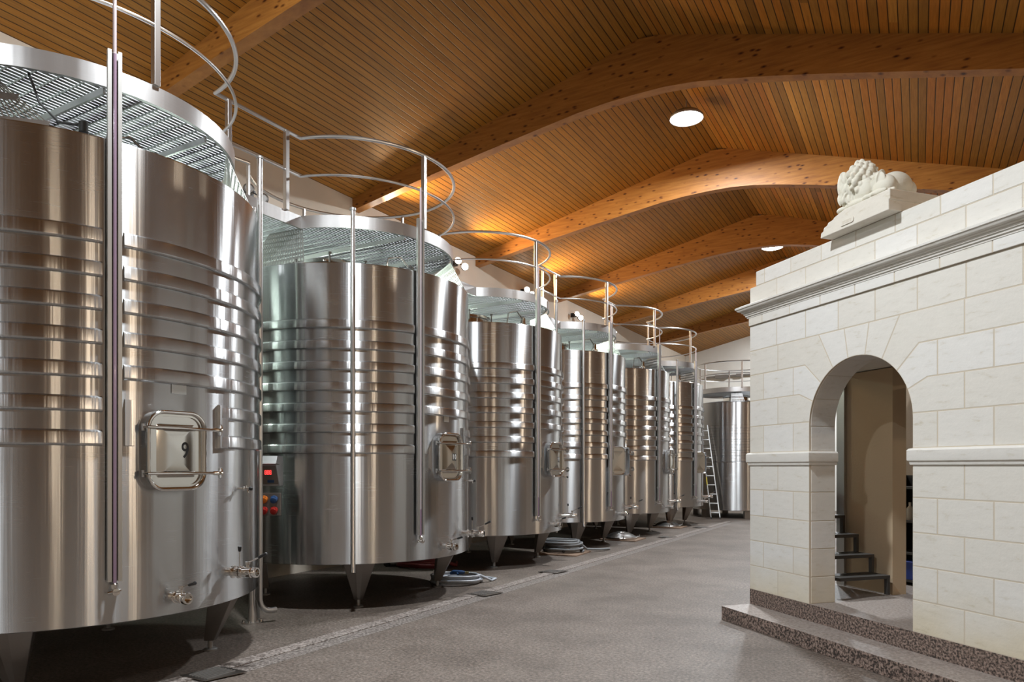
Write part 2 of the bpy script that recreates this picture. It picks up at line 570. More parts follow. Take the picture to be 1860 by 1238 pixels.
M_FLOOR = mat_floor()
M_CURB = mat_granite('pale_granite_kerb', [(0.38, (0.09, 0.07, 0.06)), (0.5, (0.22, 0.185, 0.165)), (0.62, (0.36, 0.315, 0.285))], 45)
M_GRAN = mat_granite('red_brown_granite', [(0.40, (0.035, 0.028, 0.025)), (0.5, (0.16, 0.115, 0.095)), (0.62, (0.34, 0.255, 0.215))], 55)
M_GRTOP = mat_granite('pale_granite_top', [(0.35, (0.2, 0.165, 0.145)), (0.5, (0.28, 0.24, 0.215)), (0.65, (0.36, 0.31, 0.28))], 45)  # paler granite for the upward faces of plinth and step
M_PLW = mat_plaster('cream_plaster', (0.72, 0.64, 0.54))
M_PLE = mat_plaster('white_plaster', (0.78, 0.76, 0.71))
M_PLB = mat_plaster('beige_render', (0.52, 0.40, 0.27))
M_BOARDL = mat_boards('ceiling_boards_left', 0.13)
M_BOARDR = mat_boards('ceiling_boards_right', 0.34, seglen=9.0)
M_BEAM = mat_beam()
M_STONE = mat_stone('limestone_block')
M_MORTAR = simple('tan_mortar', (0.60, 0.53, 0.43), 0.9)
M_LION = mat_stone('carved_limestone', (0.66, 0.63, 0.54), False)
M_PLINTH = mat_stone('statue_plinth_stone', (0.68, 0.64, 0.57), False)

# ------------------------------------------------------------------ the hall
WL, WR = -7.6, 7.2       # side walls (survey units)
UB, UE = -9.0, 26.3
SL, SR = (RIDGE_Z - 4.15) / (RIDGE_N - WL), 0.30   # slopes


def roof_z(n):
    return RIDGE_Z - SL * (RIDGE_N - n) if n < RIDGE_N else RIDGE_Z - SR * (n - RIDGE_N)


m = MB(); m.box(((WL + WR) / 2 * U, (UB + UE) / 2 * U, -0.1), ((WR - WL + 1) * U, (UE - UB + 1) * U, 0.2))
tag(m.build('floor', M_FLOOR, smooth=False), kind='structure')


def roof_slab(name, n0, n1, mat):
    m = MB()
    z0, z1 = zz(roof_z(n0)), zz(roof_z(n1))
    P = []
    for n, z in ((n0, z0), (n1, z1)):
        for u in (UB - .3, UE + .3):
            for dz in (0, 0.15):
                P.append(m.bm.verts.new((n * U, u * U, z + dz)))
    for f in ((0, 2, 6, 4), (1, 5, 7, 3), (0, 4, 5, 1), (2, 3, 7, 6), (0, 1, 3, 2), (4, 6, 7, 5)):
        m.face([P[i] for i in f])
    return tag(m.build(name, mat, smooth=False), kind='structure')


roof_slab('ceiling', WL - .1, RIDGE_N, M_BOARDL)
roof_slab('ceiling_right', RIDGE_N, WR + .1, M_BOARDR)


def wall_box(name, c, s, mat):
    m = MB(); m.box(c, s)
    return tag(m.build(name, mat, smooth=False), kind='structure')


wall_box('wall_left', ((WL - .12) * U, (UB + UE) / 2 * U, zz(roof_z(WL)) / 2), (.24 * U, (UE - UB) * U, zz(roof_z(WL))), M_PLW)
wall_box('wall_right', ((WR + .12) * U, (UB + UE) / 2 * U, zz(roof_z(WR)) / 2), (.24 * U, (UE - UB) * U, zz(roof_z(WR))), M_PLW)
for nm, u in (('wall_end', UE + .1), ('wall_back', UB - .1)):
    m = MB()
    poly = [(WL * U, 0), (WR * U, 0), (WR * U, zz(roof_z(WR))), (RIDGE_N * U, zz(RIDGE_Z)), (WL * U, zz(roof_z(WL)))]
    Mx = Matrix.Translation((0, u * U, 0)) @ Matrix.Rotation(pi / 2, 4, 'X')
    m.prism(poly, -.1, .1, Mx)
    tag(m.build(nm, M_PLE if nm == 'wall_end' else M_PLW, smooth=False), kind='structure')

# glulam roof beams
BOT = [(-7.6, 3.965), (-6.5, 4.145), (-5.2, 4.335), (-4.3, 4.455), (-3.8, 4.52), (-3.4, 4.55), (-3.0, 4.56), (-2.65, 4.555),
       (-2.3, 4.52), (-1.9, 4.45), (-1.4, 4.345), (-.86, 4.22), (.15, 3.97), (.87, 3.79), (2.5, 3.33), (5.0, 2.6), (7.2, 1.95)]
BEAM_U = [4.76 + 3.51 * k for k in range(6)]
blabel = ['laminated timber roof beam nearest the camera, upper left above the first tank',
          'wide dark laminated roof beam passing in front of the nearer ceiling lamp',
          'orange laminated roof beam just beyond the nearer ceiling lamp',
          'laminated roof beam arching just in front of the farther ceiling lamp',
          'laminated roof beam next beyond the farther ceiling lamp',
          'farthest laminated roof beam, closest to the white end wall']
for k, u in enumerate(BEAM_U):
    m = MB()
    top = [(WL, roof_z(WL)), (RIDGE_N, RIDGE_Z), (WR, roof_z(WR))]
    a = []; b = []
    for d, lst in ((0, a), (.145, b)):
        for n, z in BOT:
            lst.append((m.bm.verts.new((n * U, d * U, zz(z))), m.bm.verts.new((n * U, d * U, zz(roof_z(n)) + .01))))
    for lst in (a, b):
        for i in range(len(BOT) - 1):
            n0, n1 = BOT[i][0], BOT[i + 1][0]
            m.face((lst[i][0], lst[i + 1][0], lst[i + 1][1], lst[i][1]))
    for i in range(len(BOT) - 1):
        m.face((a[i][0], b[i][0], b[i + 1][0], a[i + 1][0]))
        m.face((a[i][1], a[i + 1][1], b[i + 1][1], b[i][1]))
    m.face((a[0][0], a[0][1], b[0][1], b[0][0])); m.face((a[-1][0], b[-1][0], b[-1][1], a[-1][1]))
    o = m.build('roof_beam', M_BEAM, smooth=False)
    o.location = (0, u * U, 0)
    tag(o, blabel[k], 'roof beam', 'laminated roof beams')

# kerb strip between tank row and aisle, with drain hatches
m = MB()
kx0, kx1 = -4.56 * U, -4.42 * U
uu = -1.0
while uu < 19.6:
    L = random.uniform(.28, .5)
    m.box(((kx0 + kx1) / 2 + random.uniform(-.004, .004), (uu + L / 2) * U, .002), (kx1 - kx0, L * U - .008, .02))
    uu += L
tag(m.build('trim_1', M_CURB, smooth=False, bevel=.002, bseg=1), kind='structure')
m = MB(); m.box((-4.335 * U, 9 * U, .0), (.17 * U, 20 * U, .004))
tag(m.build('trim_2', mat_granite('worn_screed_band', [(0.38, (0.075, 0.06, 0.052)), (0.5, (0.17, 0.145, 0.13)), (0.62, (0.3, 0.265, 0.24))], 40), smooth=False), kind='structure')


def cam2hall(x, z):
    """image column x, row y on floor plane -> metres"""


def floor_at(px, py, z=0.0):
    Z = (1.5 - z / U) * 1285 / (py - 847)
    X = (px - 930) / 1285 * Z
    n = X * cos(TH) - Z * sin(TH)
    u = X * sin(TH) + Z * cos(TH)
    return Vector((n * U, u * U, z))


dl = [((385, 1226), 'dark steel drain hatch at the kerb below the nearest tank'),
      ((878, 1079), 'dark steel drain hatch in the kerb beside the pale hose coil'),
      ((1003, 1039), 'dark steel drain hatch in the kerb in front of the grey hose coil'),
      ((1210, 976), 'small drain hatch in the kerb just beyond the nearer chrome lid'),
      ((1272, 958), 'farthest small drain hatch at the far end of the kerb')]
for (px, py), lb in dl:
    p = floor_at(px, py)
    t = thing('drain_hatch', lb, 'drain', (p.x, p.y, 0), 0, 'drain hatches along the kerb')
    m = MB(); m.prism([(-.17, -.16), (.13, -.16), (.20, .17), (-.10, .17)], 0.013, 0.018); m.build('cover', M_LEG, t, smooth=False)
    m = MB()
    for q in range(7):
        m.box((-.1 + .035 * q, 0, .022), (.008, .26, .007))
    m.build('grid', M_GREY, t, smooth=False)

# ------------------------------------------------------------------ tanks
E_ROOF = 7.0
TANKS = {9: ((-5.75, 3.08), 1.381), 10: ((-5.92, 6.47), 1.381), 11: ((-6.16, 9.68), 1.326),
         12: ((-6.13, 12.50), 1.30), 13: ((-6.09, 15.17), 1.30), 14: ((-6.08, 17.95), 1.31)}
ZB, ZT = zz(-1.0), zz(2.079)


def rad_frame(a, R, z):
    """matrix: local x = outward, y = around (counter-clockwise), z up, at angle a on radius R"""
    return Matrix.Translation((R * cos(a), R * sin(a), z)) @ Matrix.Rotation(a, 4, 'Z')


def rrect(wd, ht, r, n=7):
    pts = []
    for cx, cy, a0 in ((wd / 2 - r, ht / 2 - r, 0), (-wd / 2 + r, ht / 2 - r, pi / 2), (-wd / 2 + r, -ht / 2 + r, pi), (wd / 2 - r, -ht / 2 + r, 3 * pi / 2)):
        for k in range(n + 1):
            a = a0 + pi / 2 * k / n
            pts.append((cx + r * cos(a), cy + r * sin(a)))
    return pts


def leg(parent, a, R, rf=.74):
    """tapered folded-plate leg at angle a"""
    m = MB()
    def sec(z, wt, wr, cr):
        # trapezoid: wide outer side, fold on the outer face
        F = rad_frame(a, cr, z)
        return [m.bm.verts.new(F @ Vector(p)) for p in ((-wr / 2, -wt * .36, 0), (wr * .32, -wt / 2, 0), (wr / 2, -wt * .12, 0), (wr / 2, wt * .12, 0), (wr * .32, wt / 2, 0), (-wr / 2, wt * .36, 0))]
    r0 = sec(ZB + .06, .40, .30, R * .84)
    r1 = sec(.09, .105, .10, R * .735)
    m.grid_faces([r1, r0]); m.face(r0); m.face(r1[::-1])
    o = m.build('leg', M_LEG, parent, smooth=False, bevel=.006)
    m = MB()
    c = R * .735
    p = (c * cos(a), c * sin(a))
    m.cyl((*p, .02), (*p, .1), .022, 12)
    m.lathe([(0, .018), (.05, .018), (.06, .012), (.06, .0)], (*p, 0), 20)
    m.build('foot', M_GREY, o)
    return o


def manway(parent, a, R, zc, num=None, is_open=False, flap_ang=150):
    W_, H_ = .42, .545

    F = rad_frame(a, R, zc)
    # collar
    m = MB()
    out = rrect(W_ + .03, H_ + .03, .12); inn = rrect(W_ - .03, H_ - .03, .105)
    def ringat(pts, x):
        return [m.bm.verts.new(F @ Vector((x, p[0], p[1]))) for p in pts]
    xo = .075
    rings = [ringat(out, -.09), ringat(out, xo), ringat(inn, xo), ringat(inn, -.05)]
    m.grid_faces(rings)
    door = m.build('manway_collar', M_SHELL, parent)
    if is_open:
        m = MB(); v = [m.bm.verts.new(F @ Vector((-.02, p[0], p[1]))) for p in inn]; m.face(v)  # black sheet: shade inside the tank put into its colour
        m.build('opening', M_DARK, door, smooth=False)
        G = F @ Matrix.Translation((xo + .01, -W_ / 2 - .03, 0)) @ Matrix.Rotation(radians(flap_ang), 4, 'Z') @ Matrix.Translation((0, W_ / 2 + .02, 0))
    else:
        G = F @ Matrix.Translation((xo, 0, 0))
    # panel: rim + hipped embossing with a vertical ridge
    m = MB()
    def rg(pts, x): return [m.bm.verts.new(G @ Vector((x, p[0], p[1]))) for p in pts]
    o1 = rrect(W_ + .02, H_ + .02, .115)
    o2 = rrect(W_ - .045, H_ - .045, .09)
    rings = [rg(o1, 0), rg(o1, .012), rg(o2, .014), rg(o2, -.006 if not is_open else .0)]
    m.grid_faces(rings)
    if not is_open: m.face(rings[0][::-1])
    hx, hz = .150, .195
    n_ = len(o2)
    # panel field ring to inner rectangle (hip base)
    base = rrect(2 * hx, 2 * hz, .02)
    rb = rg(base, .0)
    m.grid_faces([rings[3], rb])
    # hip: ridge vertical line from z=-.06 to .06
    s = 1 if not is_open else -1
    q = 8
    c = [rb[q // 2], rb[q + q // 2], rb[2 * q + q // 2], rb[3 * q + q // 2]]
    rt = m.bm.verts.new(G @ Vector((.034, 0.0, .06))); rbm = m.bm.verts.new(G @ Vector((.034, 0.0, -.06)))
    def seg(i, j):
        k = i; out_ = [rb[k]]
        while k != j:
            k = (k + 1) % len(rb); out_.append(rb[k])
        return out_
    tr, tl, bl, br = q // 2, q + q // 2, 2 * q + q // 2, 3 * q + q // 2
    for i, j, apex in ((tr, tl, (rt,)), (tl, bl, (rbm, rt)), (bl, br, (rbm,)), (br, tr, (rt, rbm))):
        m.face(seg(i, j) + list(apex))
    panel = m.build('manway_door', M_DOORP, door, ang=20)
    # round bar frame
    m = MB()
    fr = rrect(W_ + .015, H_ + .015, .12)
    m.tube([G @ Vector((.02, p[0], p[1])) for p in fr], .0135, 10, closed=True)
    m.build('frame_bar', M_CHROME, door)
    for sgn in (-1, 1):
        zb = sgn * .165
        m = MB()
        m.tube([F @ Vector((.05, -W_ / 2 - .02, zb)), F @ Vector((.12, -W_ / 2 - .02, zb)), F @ Vector((.125, 0, zb)), F @ Vector((.12, W_ / 2 + .03, zb)), F @ Vector((.115, W_ / 2 + .09, zb))] if not is_open else
               [F @ Vector((.03, W_ / 2 + .03, zb)), F @ Vector((.06, W_ / 2 + .05, zb)), F @ Vector((.10, W_ / 2 + .13, zb))], .011, 10)
        cb = m.build('clamp_bar', M_CHROME, door)
        m = MB()
        e = F @ (Vector((.115, W_ / 2 + .09, zb)) if not is_open else Vector((.10, W_ / 2 + .13, zb)))
        dr = (F.to_3x3() @ Vector((.25, 1, 0))).normalized()
        m.tube([e - dr * .02, e + dr * .03], .016, 12)
        m.tube([e + dr * .022, e + dr * .026, e + dr * .034, e + dr * .036], [.01, .044, .044, .02], 20)
        m.build('handwheel', M_CHROME, cb)
        if not is_open:
            m = MB()
            hpt = F @ Vector((.05, -W_ / 2 - .02, zb))
            m.cyl(hpt + Vector((0, 0, -.025)), hpt + Vector((0, 0, .025)), .014, 12)
            m.build('hinge', M_GREY, cb)
    if num:
        # the number sits on the right facet of the hip
        ny = .066
        slope = atan2(.034, hx)
        T = G @ Matrix.Translation((.0215, ny - .008, 0)) @ Matrix.Rotation(-slope * -1, 4, 'Z') @ Matrix.Rotation(pi / 2, 4, 'Z') @ Matrix.Rotation(pi / 2, 4, 'X')
        if num == '9':
            text_mesh('9', .165, M_BLACK, door, T @ Matrix.Scale(.9, 4, (1, 0, 0)), bold=.0012).name = 'number'
        else:
            for i, ch in enumerate(num):
                yy = (-.031, .031)[i] if len(num) == 2 else 0
                m = MB(); B = T @ Matrix.Translation((yy, 0, 0))
                m.box((0, 0, 0), (.05, .085, .003), M=B)
                pl = m.build('number_plate', M_BLACK, door, smooth=False)
                text_mesh(ch, .085, M_WHITE, pl, B @ Matrix.Translation((0, 0, .002)), bold=.0012).name = 'digit'
    return door


def valve(parent, name, a, R, z, L, rod=False, handle_up=.06):
    F = rad_frame(a, R, z)
    m = MB()
    m.tube([F @ Vector((x, 0, 0)) for x in (-.03, .05)], .034, 18)
    x = .05
    if rod:
        m.tube([F @ Vector((q, 0, 0)) for q in (.05, .052, .066, .068)], [.034, .052, .052, .034], 20)
        m.tube([F @ Vector((q, 0, 0)) for q in (.068, .105)], .036, 18)
        m.tube([F @ Vector((q, 0, 0)) for q in (.105, .107, .121, .123)], [.034, .052, .052, .034], 20)
        x = .123
    m.tube([F @ Vector((q, 0, 0)) for q in (x, x + .003, x + .018, x + .02)], [.034, .047, .047, .04], 20)
    m.tube([F @ Vector((q, 0, 0)) for q in (x + .02, x + .03, x + L - .05, x + L - .04)], [.038, .043, .043, .036], 20)
    # outlet union with a real bore
    n = 20
    rr = []
    for q, r_ in ((x + L - .04, .036), (x + L - .035, .044), (x + L - .01, .044), (x + L, .040), (x + L, .029), (x + L - .05, .027)):
        rr.append([m.bm.verts.new(F @ Vector((q, r_ * cos(2 * pi * k / n), r_ * sin(2 * pi * k / n)))) for k in range(n)])
    m.grid_faces(rr)
    body = m.build(name, M_CHROME, parent)
    m = MB()
    rr = [m.bm.verts.new(F @ Vector((x + L - .045, .029 * cos(2 * pi * k / n), .029 * sin(2 * pi * k / n)))) for k in range(n)]
    m.face(rr); m.build('bore', M_DARK, body, smooth=False)
    m = MB()
    hx = x + L * .42
    m.tube([F @ Vector((hx, 0, q)) for q in (.03, .06, .065, .085, .088)], [.012, .012, .02, .02, .008], 14)
    p0 = F @ Vector((hx, 0, .075)); p1 = F @ Vector((hx + .10, .0, .085 + handle_up * .3)); p2 = F @ Vector((hx + .17, .0, .09 + handle_up * .55))
    m.tube([p0, p1], .0055, 8)
    hd = m.build('lever', M_CHROME, body)
    m = MB(); m.tube([p1 + (p1 - p0) * -.02, p1, p2, p2 + (p2 - p1) * .03], [.007, .0115, .0135, .008], 12)
    m.build('grip', M_BLACK, hd)
    if rod:
        m = MB(); m.tube([F @ Vector((.114, 0, .045)), F @ Vector((.114, 0, .17))], .0045, 8)
        rd = m.build('rod', M_CHROME, body)
        m = MB(); m.tube([F @ Vector((.114, 0, q)) for q in (.165, .17, .205, .21)], [.008, .011, .016, .012], 12)
        m.build('knob', M_BLACK, rd)
    return body


def tap(parent, a, R, z):
    F = rad_frame(a, R, z)
    m = MB()
    m.tube([F @ Vector((q, 0, 0)) for q in (-.02, .03, .034, .045, .05, .085)], [.009, .009, .018, .018, .011, .011], 12)
    m.tube([F @ Vector((.07, 0, 0)), F @ Vector((.078, 0, -.035))], .008, 10)
    m.tube([F @ Vector((.06, 0, 0)), F @ Vector((.06, 0, .025))], .006, 8)
    o = m.build('sample_tap', M_CHROME, parent)
    m = MB(); m.ball(F @ Vector((.10, 0, .0)), .018, seg=12); m.build('knob', M_BLACK, o)


def perforated_plate(parent, q, nb=9, rows=4, mat=None, name='perforated_bracket'):
    """plate between four corners (bottom-left, bottom-right, top-right, top-left) with real slots"""
    bl, br, tr, tl = [Vector(p) for p in q]
    m = MB()
    def P(s, t): return (bl * (1 - s) + br * s) * (1 - t) + (tl * (1 - s) + tr * s) * t
    nrm = (br - bl).cross(tl - bl).normalized()
    W_ = ((br - bl).length + (tr - tl).length) / 2
    H_ = (tl - bl).length
    for i in range(nb + 1):
        s = i / nb
        m.bar(P(s, 0), P(s, 1), W_ / nb * .42, .003, up=nrm)
    for j in range(rows + 1):
        t = j / rows
        m.bar(P(0, t), P(1, t), H_ / rows * .28, .003, up=nrm)
    return m.build(name, mat or M_SATIN, parent, smooth=False)


def make_tank(num, label, doorang, door_open=False, digits=None):
    (n, u), r = TANKS[num]
    R = r * U
    t = thing('wine_tank', label, 'tank', (n * U, u * U, 0), 0, 'stainless wine tanks in the long row')
    m = MB()
    m.lathe([(0, ZB + .06), (R - .05, ZB + .012), (R - .01, ZB), (R, ZB + .006), (R, ZT - .012),
             (R - .004, ZT - .003), (R - .014, ZT), (R * .8, ZT + .05), (R * .45, ZT + .12), (.0, ZT + .16)], seg=160)
    m.build('shell', M_SHELL, t, ang=12)
    ga = radians(-18.7)
    gw = radians(2.5)
    for k in range(7):
        z0 = zz(.131 + .212 * k); h = .112
        a0, a1 = ga + gw, ga - gw + 2 * pi
        if k < 2: a0 = radians(doorang + 17.5)
        m = MB()
        m.lathe([(R - .004, z0), (R + .014, z0 + .001), (R + .024, z0 + .006), (R + .029, z0 + .015), (R + .029, z0 + .019), (R + .027, z0 + h * .82), (R + .026, z0 + h * .84), (R + .018, z0 + h * .92), (R - .004, z0 + h)], seg=150, a0=a0, a1=a1, cap=True)
        m.build('cooling_band', M_BAND, t, ang=40)
    # collars that join the two broken bands either side of the door
    m = MB()
    z0, z1 = zz(.131), zz(.131 + .212) + .115
    for a0, a1 in ((doorang + 16.5, doorang + 20),):
        m.lathe([(R - .004, z0), (R + .026, z0 + .004), (R + .026, z1 - .004), (R - .004, z1)], seg=6, a0=radians(a0), a1=radians(a1), cap=True)
    m.build('cooling_manifold', M_BAND, t, ang=40)
    m = MB()
    m.lathe([(R - .004, z0), (R + .022, z0 + .004), (R + .022, z1 - .02), (R - .004, z1 - .016)], seg=6, a0=radians(-16.0), a1=radians(-13.6), cap=True)
    m.build('cooling_manifold', M_BAND, t, ang=40)
    # level gauge
    m = MB()
    zc0, zc1 = zz(-.724), zz(2.62)
    F = rad_frame(ga, R, 0)
    m.box((.03, 0, (zc0 + zc1) / 2), (.004, .088, zc1 - zc0), M=F)
    for s in (-1, 1):
        m.box((.045, s * .043, (zc0 + zc1) / 2), (.034, .003, zc1 - zc0), M=F)
        m.box((.062, s * .032, (zc0 + zc1) / 2), (.003, .025, zc1 - zc0), M=F)
    for z in (zc0 + .3, (zc0 + zc1) / 2, ZT - .15):
        m.box((.012, 0, z), (.034, .03, .03), M=F)
    g = m.build('level_gauge', M_CHAN, t, smooth=False)
    m = MB()
    ttop = zz(2.95) if num != 9 else zz(3.35)
    zw_ = zc1 - .02 if num == 9 else zc0 + .3
    m.cyl(F @ Vector((.052, 0, zw_)), F @ Vector((.052, 0, ttop)), .0125, 12)
    st_ = m.build('sight_tube', M_TUBE, g)
    m = MB()
    m.cyl(F @ Vector((.052, 0, zc0 - .02)), F @ Vector((.052, 0, zw_)), .0125, 12)
    m.build('wine_column', M_WINE, st_)
    m = MB()
    m.tube([F @ Vector((.052, 0, z)) for z in (zc0 - .01, zc0 - .02, zc0 - .05, zc0 - .055)], [.014, .024, .024, .016], 14)
    m.tube([F @ Vector((q, 0, zc0 - .07)) for q in (-.06, .05, .052, .075, .085, .1, .102)], [.012, .012, .02, .02, .024, .024, .01], 14)
    m.tube([F @ Vector((.055, -.045, zc0 - .075)), F @ Vector((.055, .04, zc0 - .065))], .009, 8)
    m.build('gauge_cock', M_CHROME, g)
    for k in range(4):
        leg(t, radians(45 + 90 * k), R)
    manway(t, radians(doorang), R, zz(.105), digits, door_open)
    # maker's plate
    if num in (9, 10):
        m = MB(); F = rad_frame(radians(-1.3), R, zz(.53))
        m.box((.003, 0, 0), (.003, .12 if num == 9 else .10, .08), M=F)
        m.build('maker_plate', M_ALU, t, smooth=False)
    valve(t, 'drain_valve', radians(-3.2), R, zz(-.875), .15)
    valve(t, 'racking_valve', radians(17.1 if num < 11 else 20), R, zz(-.775), .15, rod=True, handle_up=.12)
    tap(t, radians(24), R, zz(-.167))
    # top manway, pump-over fitting and bracket plates
    m = MB()
    hx, hy = -.08, -.33
    m.lathe([(.40, ZT + .03), (.40, ZT + .24), (.43, ZT + .25), (.43, ZT + .29), (.38, ZT + .305), (.2, ZT + .325), (0, ZT + .33)], (hx, hy, 0), 48)
    th_ = m.build('top_hatch', M_CHROME, t)
    for q in range(5):
        m = MB()
        a = q * 2 * pi / 5 + .4
        p = Vector((hx + .45 * cos(a), hy + .45 * sin(a), ZT + .2))
        m.tube([p, p + Vector((0, 0, .14)), p + Vector((0, 0, .141)), p + Vector((0, 0, .16))], [.012, .012, .024, .024], 12)
        m.build('hatch_bolt', M_GREY, th_)
    m = MB()
    m.tube([(.72, .28, ZT - .0), (.72, .28, ZT + .12), (.72, .28, ZT + .16), (.72, .28, ZT + .22), (.72, .28, ZT + .23), (.72, .28, ZT + .33), (.72, .28, ZT + .35)], [.05, .05, .075, .075, .05, .045, .02], 18)
    m.tube([(.72, .28, ZT + .3), (.70, .1, ZT + .42), (.62, -.05, ZT + .38), (.6, -.1, ZT + .12)], .012, 8)
    m.tube([(.85, .5, ZT + .06), (.95, .55, ZT + .14), (1.0, .75, ZT + .12), (.9, 1.0, ZT + .1)], .025, 10)
    m.build('pump_fitting', M_CHROME, t)
    lamp = thing('added_roof_lamp', 'small added fill lamp on the roof of the ' + {9: 'nearest', 10: 'second', 11: 'third', 12: 'fourth', 13: 'fifth', 14: 'farthest row'}[num] + ' tank', 'lamp', (n * U - .85, u * U + .35, ZT + .06), 0, 'added fill lamps on the tank roofs')  # unseen lamp added to brighten the underside of the catwalk grating
    mm = MB(); mm.lathe([(.06, 0), (.06, .03), (.0, .03)], seg=20); mm.build('base', M_GREY, lamp)
    mm = MB(); mm.ball((0, 0, .035), .04, 1, 1, .7, 12); mm.build('globe', M_GLOWW, lamp)
    light('added_roof_fill', 'POINT', (n * U - .85, u * U + .35, ZT + .16), E_ROOF if num == 9 else E_ROOF * .45, (.92, .97, 1.0), .05)
    Rr = (1.195 if num < 11 else 1.124) * U
    zu = zz(2.5)
    for ac, hw in ((54, 22), (-86, 17), (150, 16)):
        a0, a1 = radians(ac - hw), radians(ac + hw)
        Rb, Rt = R * .992, Rr * .975
        q = ((Rb * cos(a0), Rb * sin(a0), ZT + .005), (Rb * cos(a1), Rb * sin(a1), ZT + .005),
             (Rt * cos(a1 - .1), Rt * sin(a1 - .1), zu), (Rt * cos(a0 + .1), Rt * sin(a0 + .1), zu))
        perforated_plate(t, q, 20, 7, M_CHAN)
    if num == 9:
        a0, a1 = radians(-56), radians(-33)
        q = ((R * .97 * cos(a0), R * .97 * sin(a0), ZT + .02), (R * .97 * cos(a1), R * .97 * sin(a1), ZT + .02), (Rr * .9 * cos(a0 + .06), Rr * .9 * sin(a0 + .06), zu), (Rr * .9 * cos(a0), Rr * .9 * sin(a0), zu))
        perforated_plate(t, q, 16, 2, M_LEG)
        m = MB()
        P0 = Vector((Rr * .93 * cos(radians(-40)), Rr * .93 * sin(radians(-40)), zu)); P1 = Vector((R * .9 * cos(radians(-25)), R * .9 * sin(radians(-25)), ZT + .12))
        m.tube([P0, P0.lerp(P1, .2) - Vector((0, 0, .14)), P0.lerp(P1, .55) - Vector((0, 0, .15)), P0.lerp(P1, .85) - Vector((0, 0, .06)), P1], .009, 8)
        m.cyl(P1 - Vector((0, 0, .06)), P1 + Vector((0, 0, .01)), .03, 12)
        m.build('cable', M_RUBBER, t)
    return t


make_tank(9, 'nearest steel wine tank at the left edge, closed door marked 9', -3.8, digits='9')
make_tank(10, 'steel wine tank, second in the row, closed door marked 10', -2.2, digits='10')
make_tank(11, 'steel wine tank, third in the row, behind the pale hose coil', -2.2, digits='11')
make_tank(12, 'steel wine tank, fourth in the row, its oval door swung open', 9.5, door_open=True)
make_tank(13, 'steel wine tank, fifth in the row, behind the nearer chrome lid', 4.5, digits=None)
make_tank(14, 'farthest steel tank of the row, open door, ladder at its right', 9.5, door_open=True)

# squat tank at the far end
def far_tank():
    X, Z = 6.82, 21.6
    n = X * cos(TH) - Z * sin(TH); u = X * sin(TH) + Z * cos(TH)
    R = 1.30 * U
    t = thing('squat_wine_tank', 'separate wide steel tank at the far end, behind the ladder', 'tank', (n * U, u * U, 0), 0)
    zb, zw, zt = zz(-1.27), zz(.13), zz(1.87)
    m = MB()
    m.lathe([(0, zb + .03), (R + .03, zb), (R + .04, zb + .01), (R + .04, zw - .01), (R + .03, zw)], seg=120)
    m.lathe([(R + .03, zw), (R, zw + .01), (R, zt - .01), (R - .015, zt), (R * .7, zt + .07), (0, zt + .16)], seg=120)
    m.build('shell', M_SHELL, t, ang=12)
    for k in range(7):
        z0 = zw + .02 + .175 * k
        m = MB(); m.lathe([(R - .003, z0), (R + .012, z0 + .01), (R + .012, z0 + .10), (R - .003, z0 + .11)], seg=120)
        m.build('cooling_band', M_BAND, t, ang=50)
    for k in range(6):
        a = radians(-62 + 60 * k)
        m = MB(); c = R * .93
        m.box((c, 0, zb / 2), (.16, .2, zb), M=Matrix.Rotation(a, 4, 'Z'))
        m.build('leg', M_LEG, t, smooth=False, bevel=.004)
    m = MB(); m.lathe([(.42, zt + .02), (.42, zt + .2), (.46, zt + .22), (.4, zt + .28), (0, zt + .3)], (.1, -.3, 0), 40)
    m.build('top_hatch', M_CHROME, t)
    a = radians(-75)
    q = ((R * .9 * cos(a - .15), R * .9 * sin(a - .15), zt + .01), (R * .9 * cos(a + .17), R * .9 * sin(a + .17), zt + .01),
         (R * .8 * cos(a + .12), R * .8 * sin(a + .12), zz(2.17)), (R * .8 * cos(a - .15), R * .8 * sin(a - .15), zz(2.17)))
    perforated_plate(t, q, 12, 3)
    # round platform with rails
    Rp = 1.12 * U
    m = MB(); m.lathe([(Rp - .004, zz(2.18)), (Rp, zz(2.18)), (Rp, zz(2.32)), (Rp - .004, zz(2.32)), (Rp - .004, zz(2.18))], seg=96)
    pf = m.build('platform_fascia', M_SATIN, t)
    m = MB()
    for i in range(-24, 25):
        x = i * .05
        if abs(x) < Rp - .02:
            h = sqrt((Rp - .01) ** 2 - x * x)
            m.box((x, 0, zz(2.26)), (.038, 2 * h, .02))
    m.build('platform_grating', M_GRATE, t, smooth=False)
    for nm, z, rr in (('top_rail', 3.07, .02), ('mid_rail', 2.72, .014)):
        m = MB(); m.tube([(Rp * cos(2 * pi * k / 72), Rp * sin(2 * pi * k / 72), zz(z)) for k in range(72)], rr, 8, closed=True)
        m.build(nm, M_RAIL, t)
    for a in (-128, -68, -8, 52, 112, 172):
        m = MB(); a = radians(a); m.box((Rp * cos(a), Rp * sin(a), zz(2.68)), (.045, .045, .78 * U), rz=0)
        m.build('post', M_RAIL, t, smooth=False)
    m = MB(); F = rad_frame(radians(-38), R + .04, zz(-.25)); m.box((.03, 0, 0), (.07, .16, .14), M=F)
    m.build('control_box', M_BLACK, t, smooth=False)
    valve(t, 'drain_valve', radians(-160), R + .04, zz(-.9), .14)
    return t


far_tank()

# ------------------------------------------------------------------ catwalk over the row
LN = -5.60
ZF0, ZF1 = 2.49, 2.62


def ring_r(num): return 1.195 if num < 11 else 1.124


def arc_pts(num, rr, a0, a1, step=4):
    (n, u), _ = TANKS[num]
    k = max(2, int(abs(a1 - a0) / step))
    return [(n + rr * cos(radians(a0 + (a1 - a0) * i / k)), u + rr * sin(radians(a0 + (a1 - a0) * i / k))) for i in range(k + 1)]


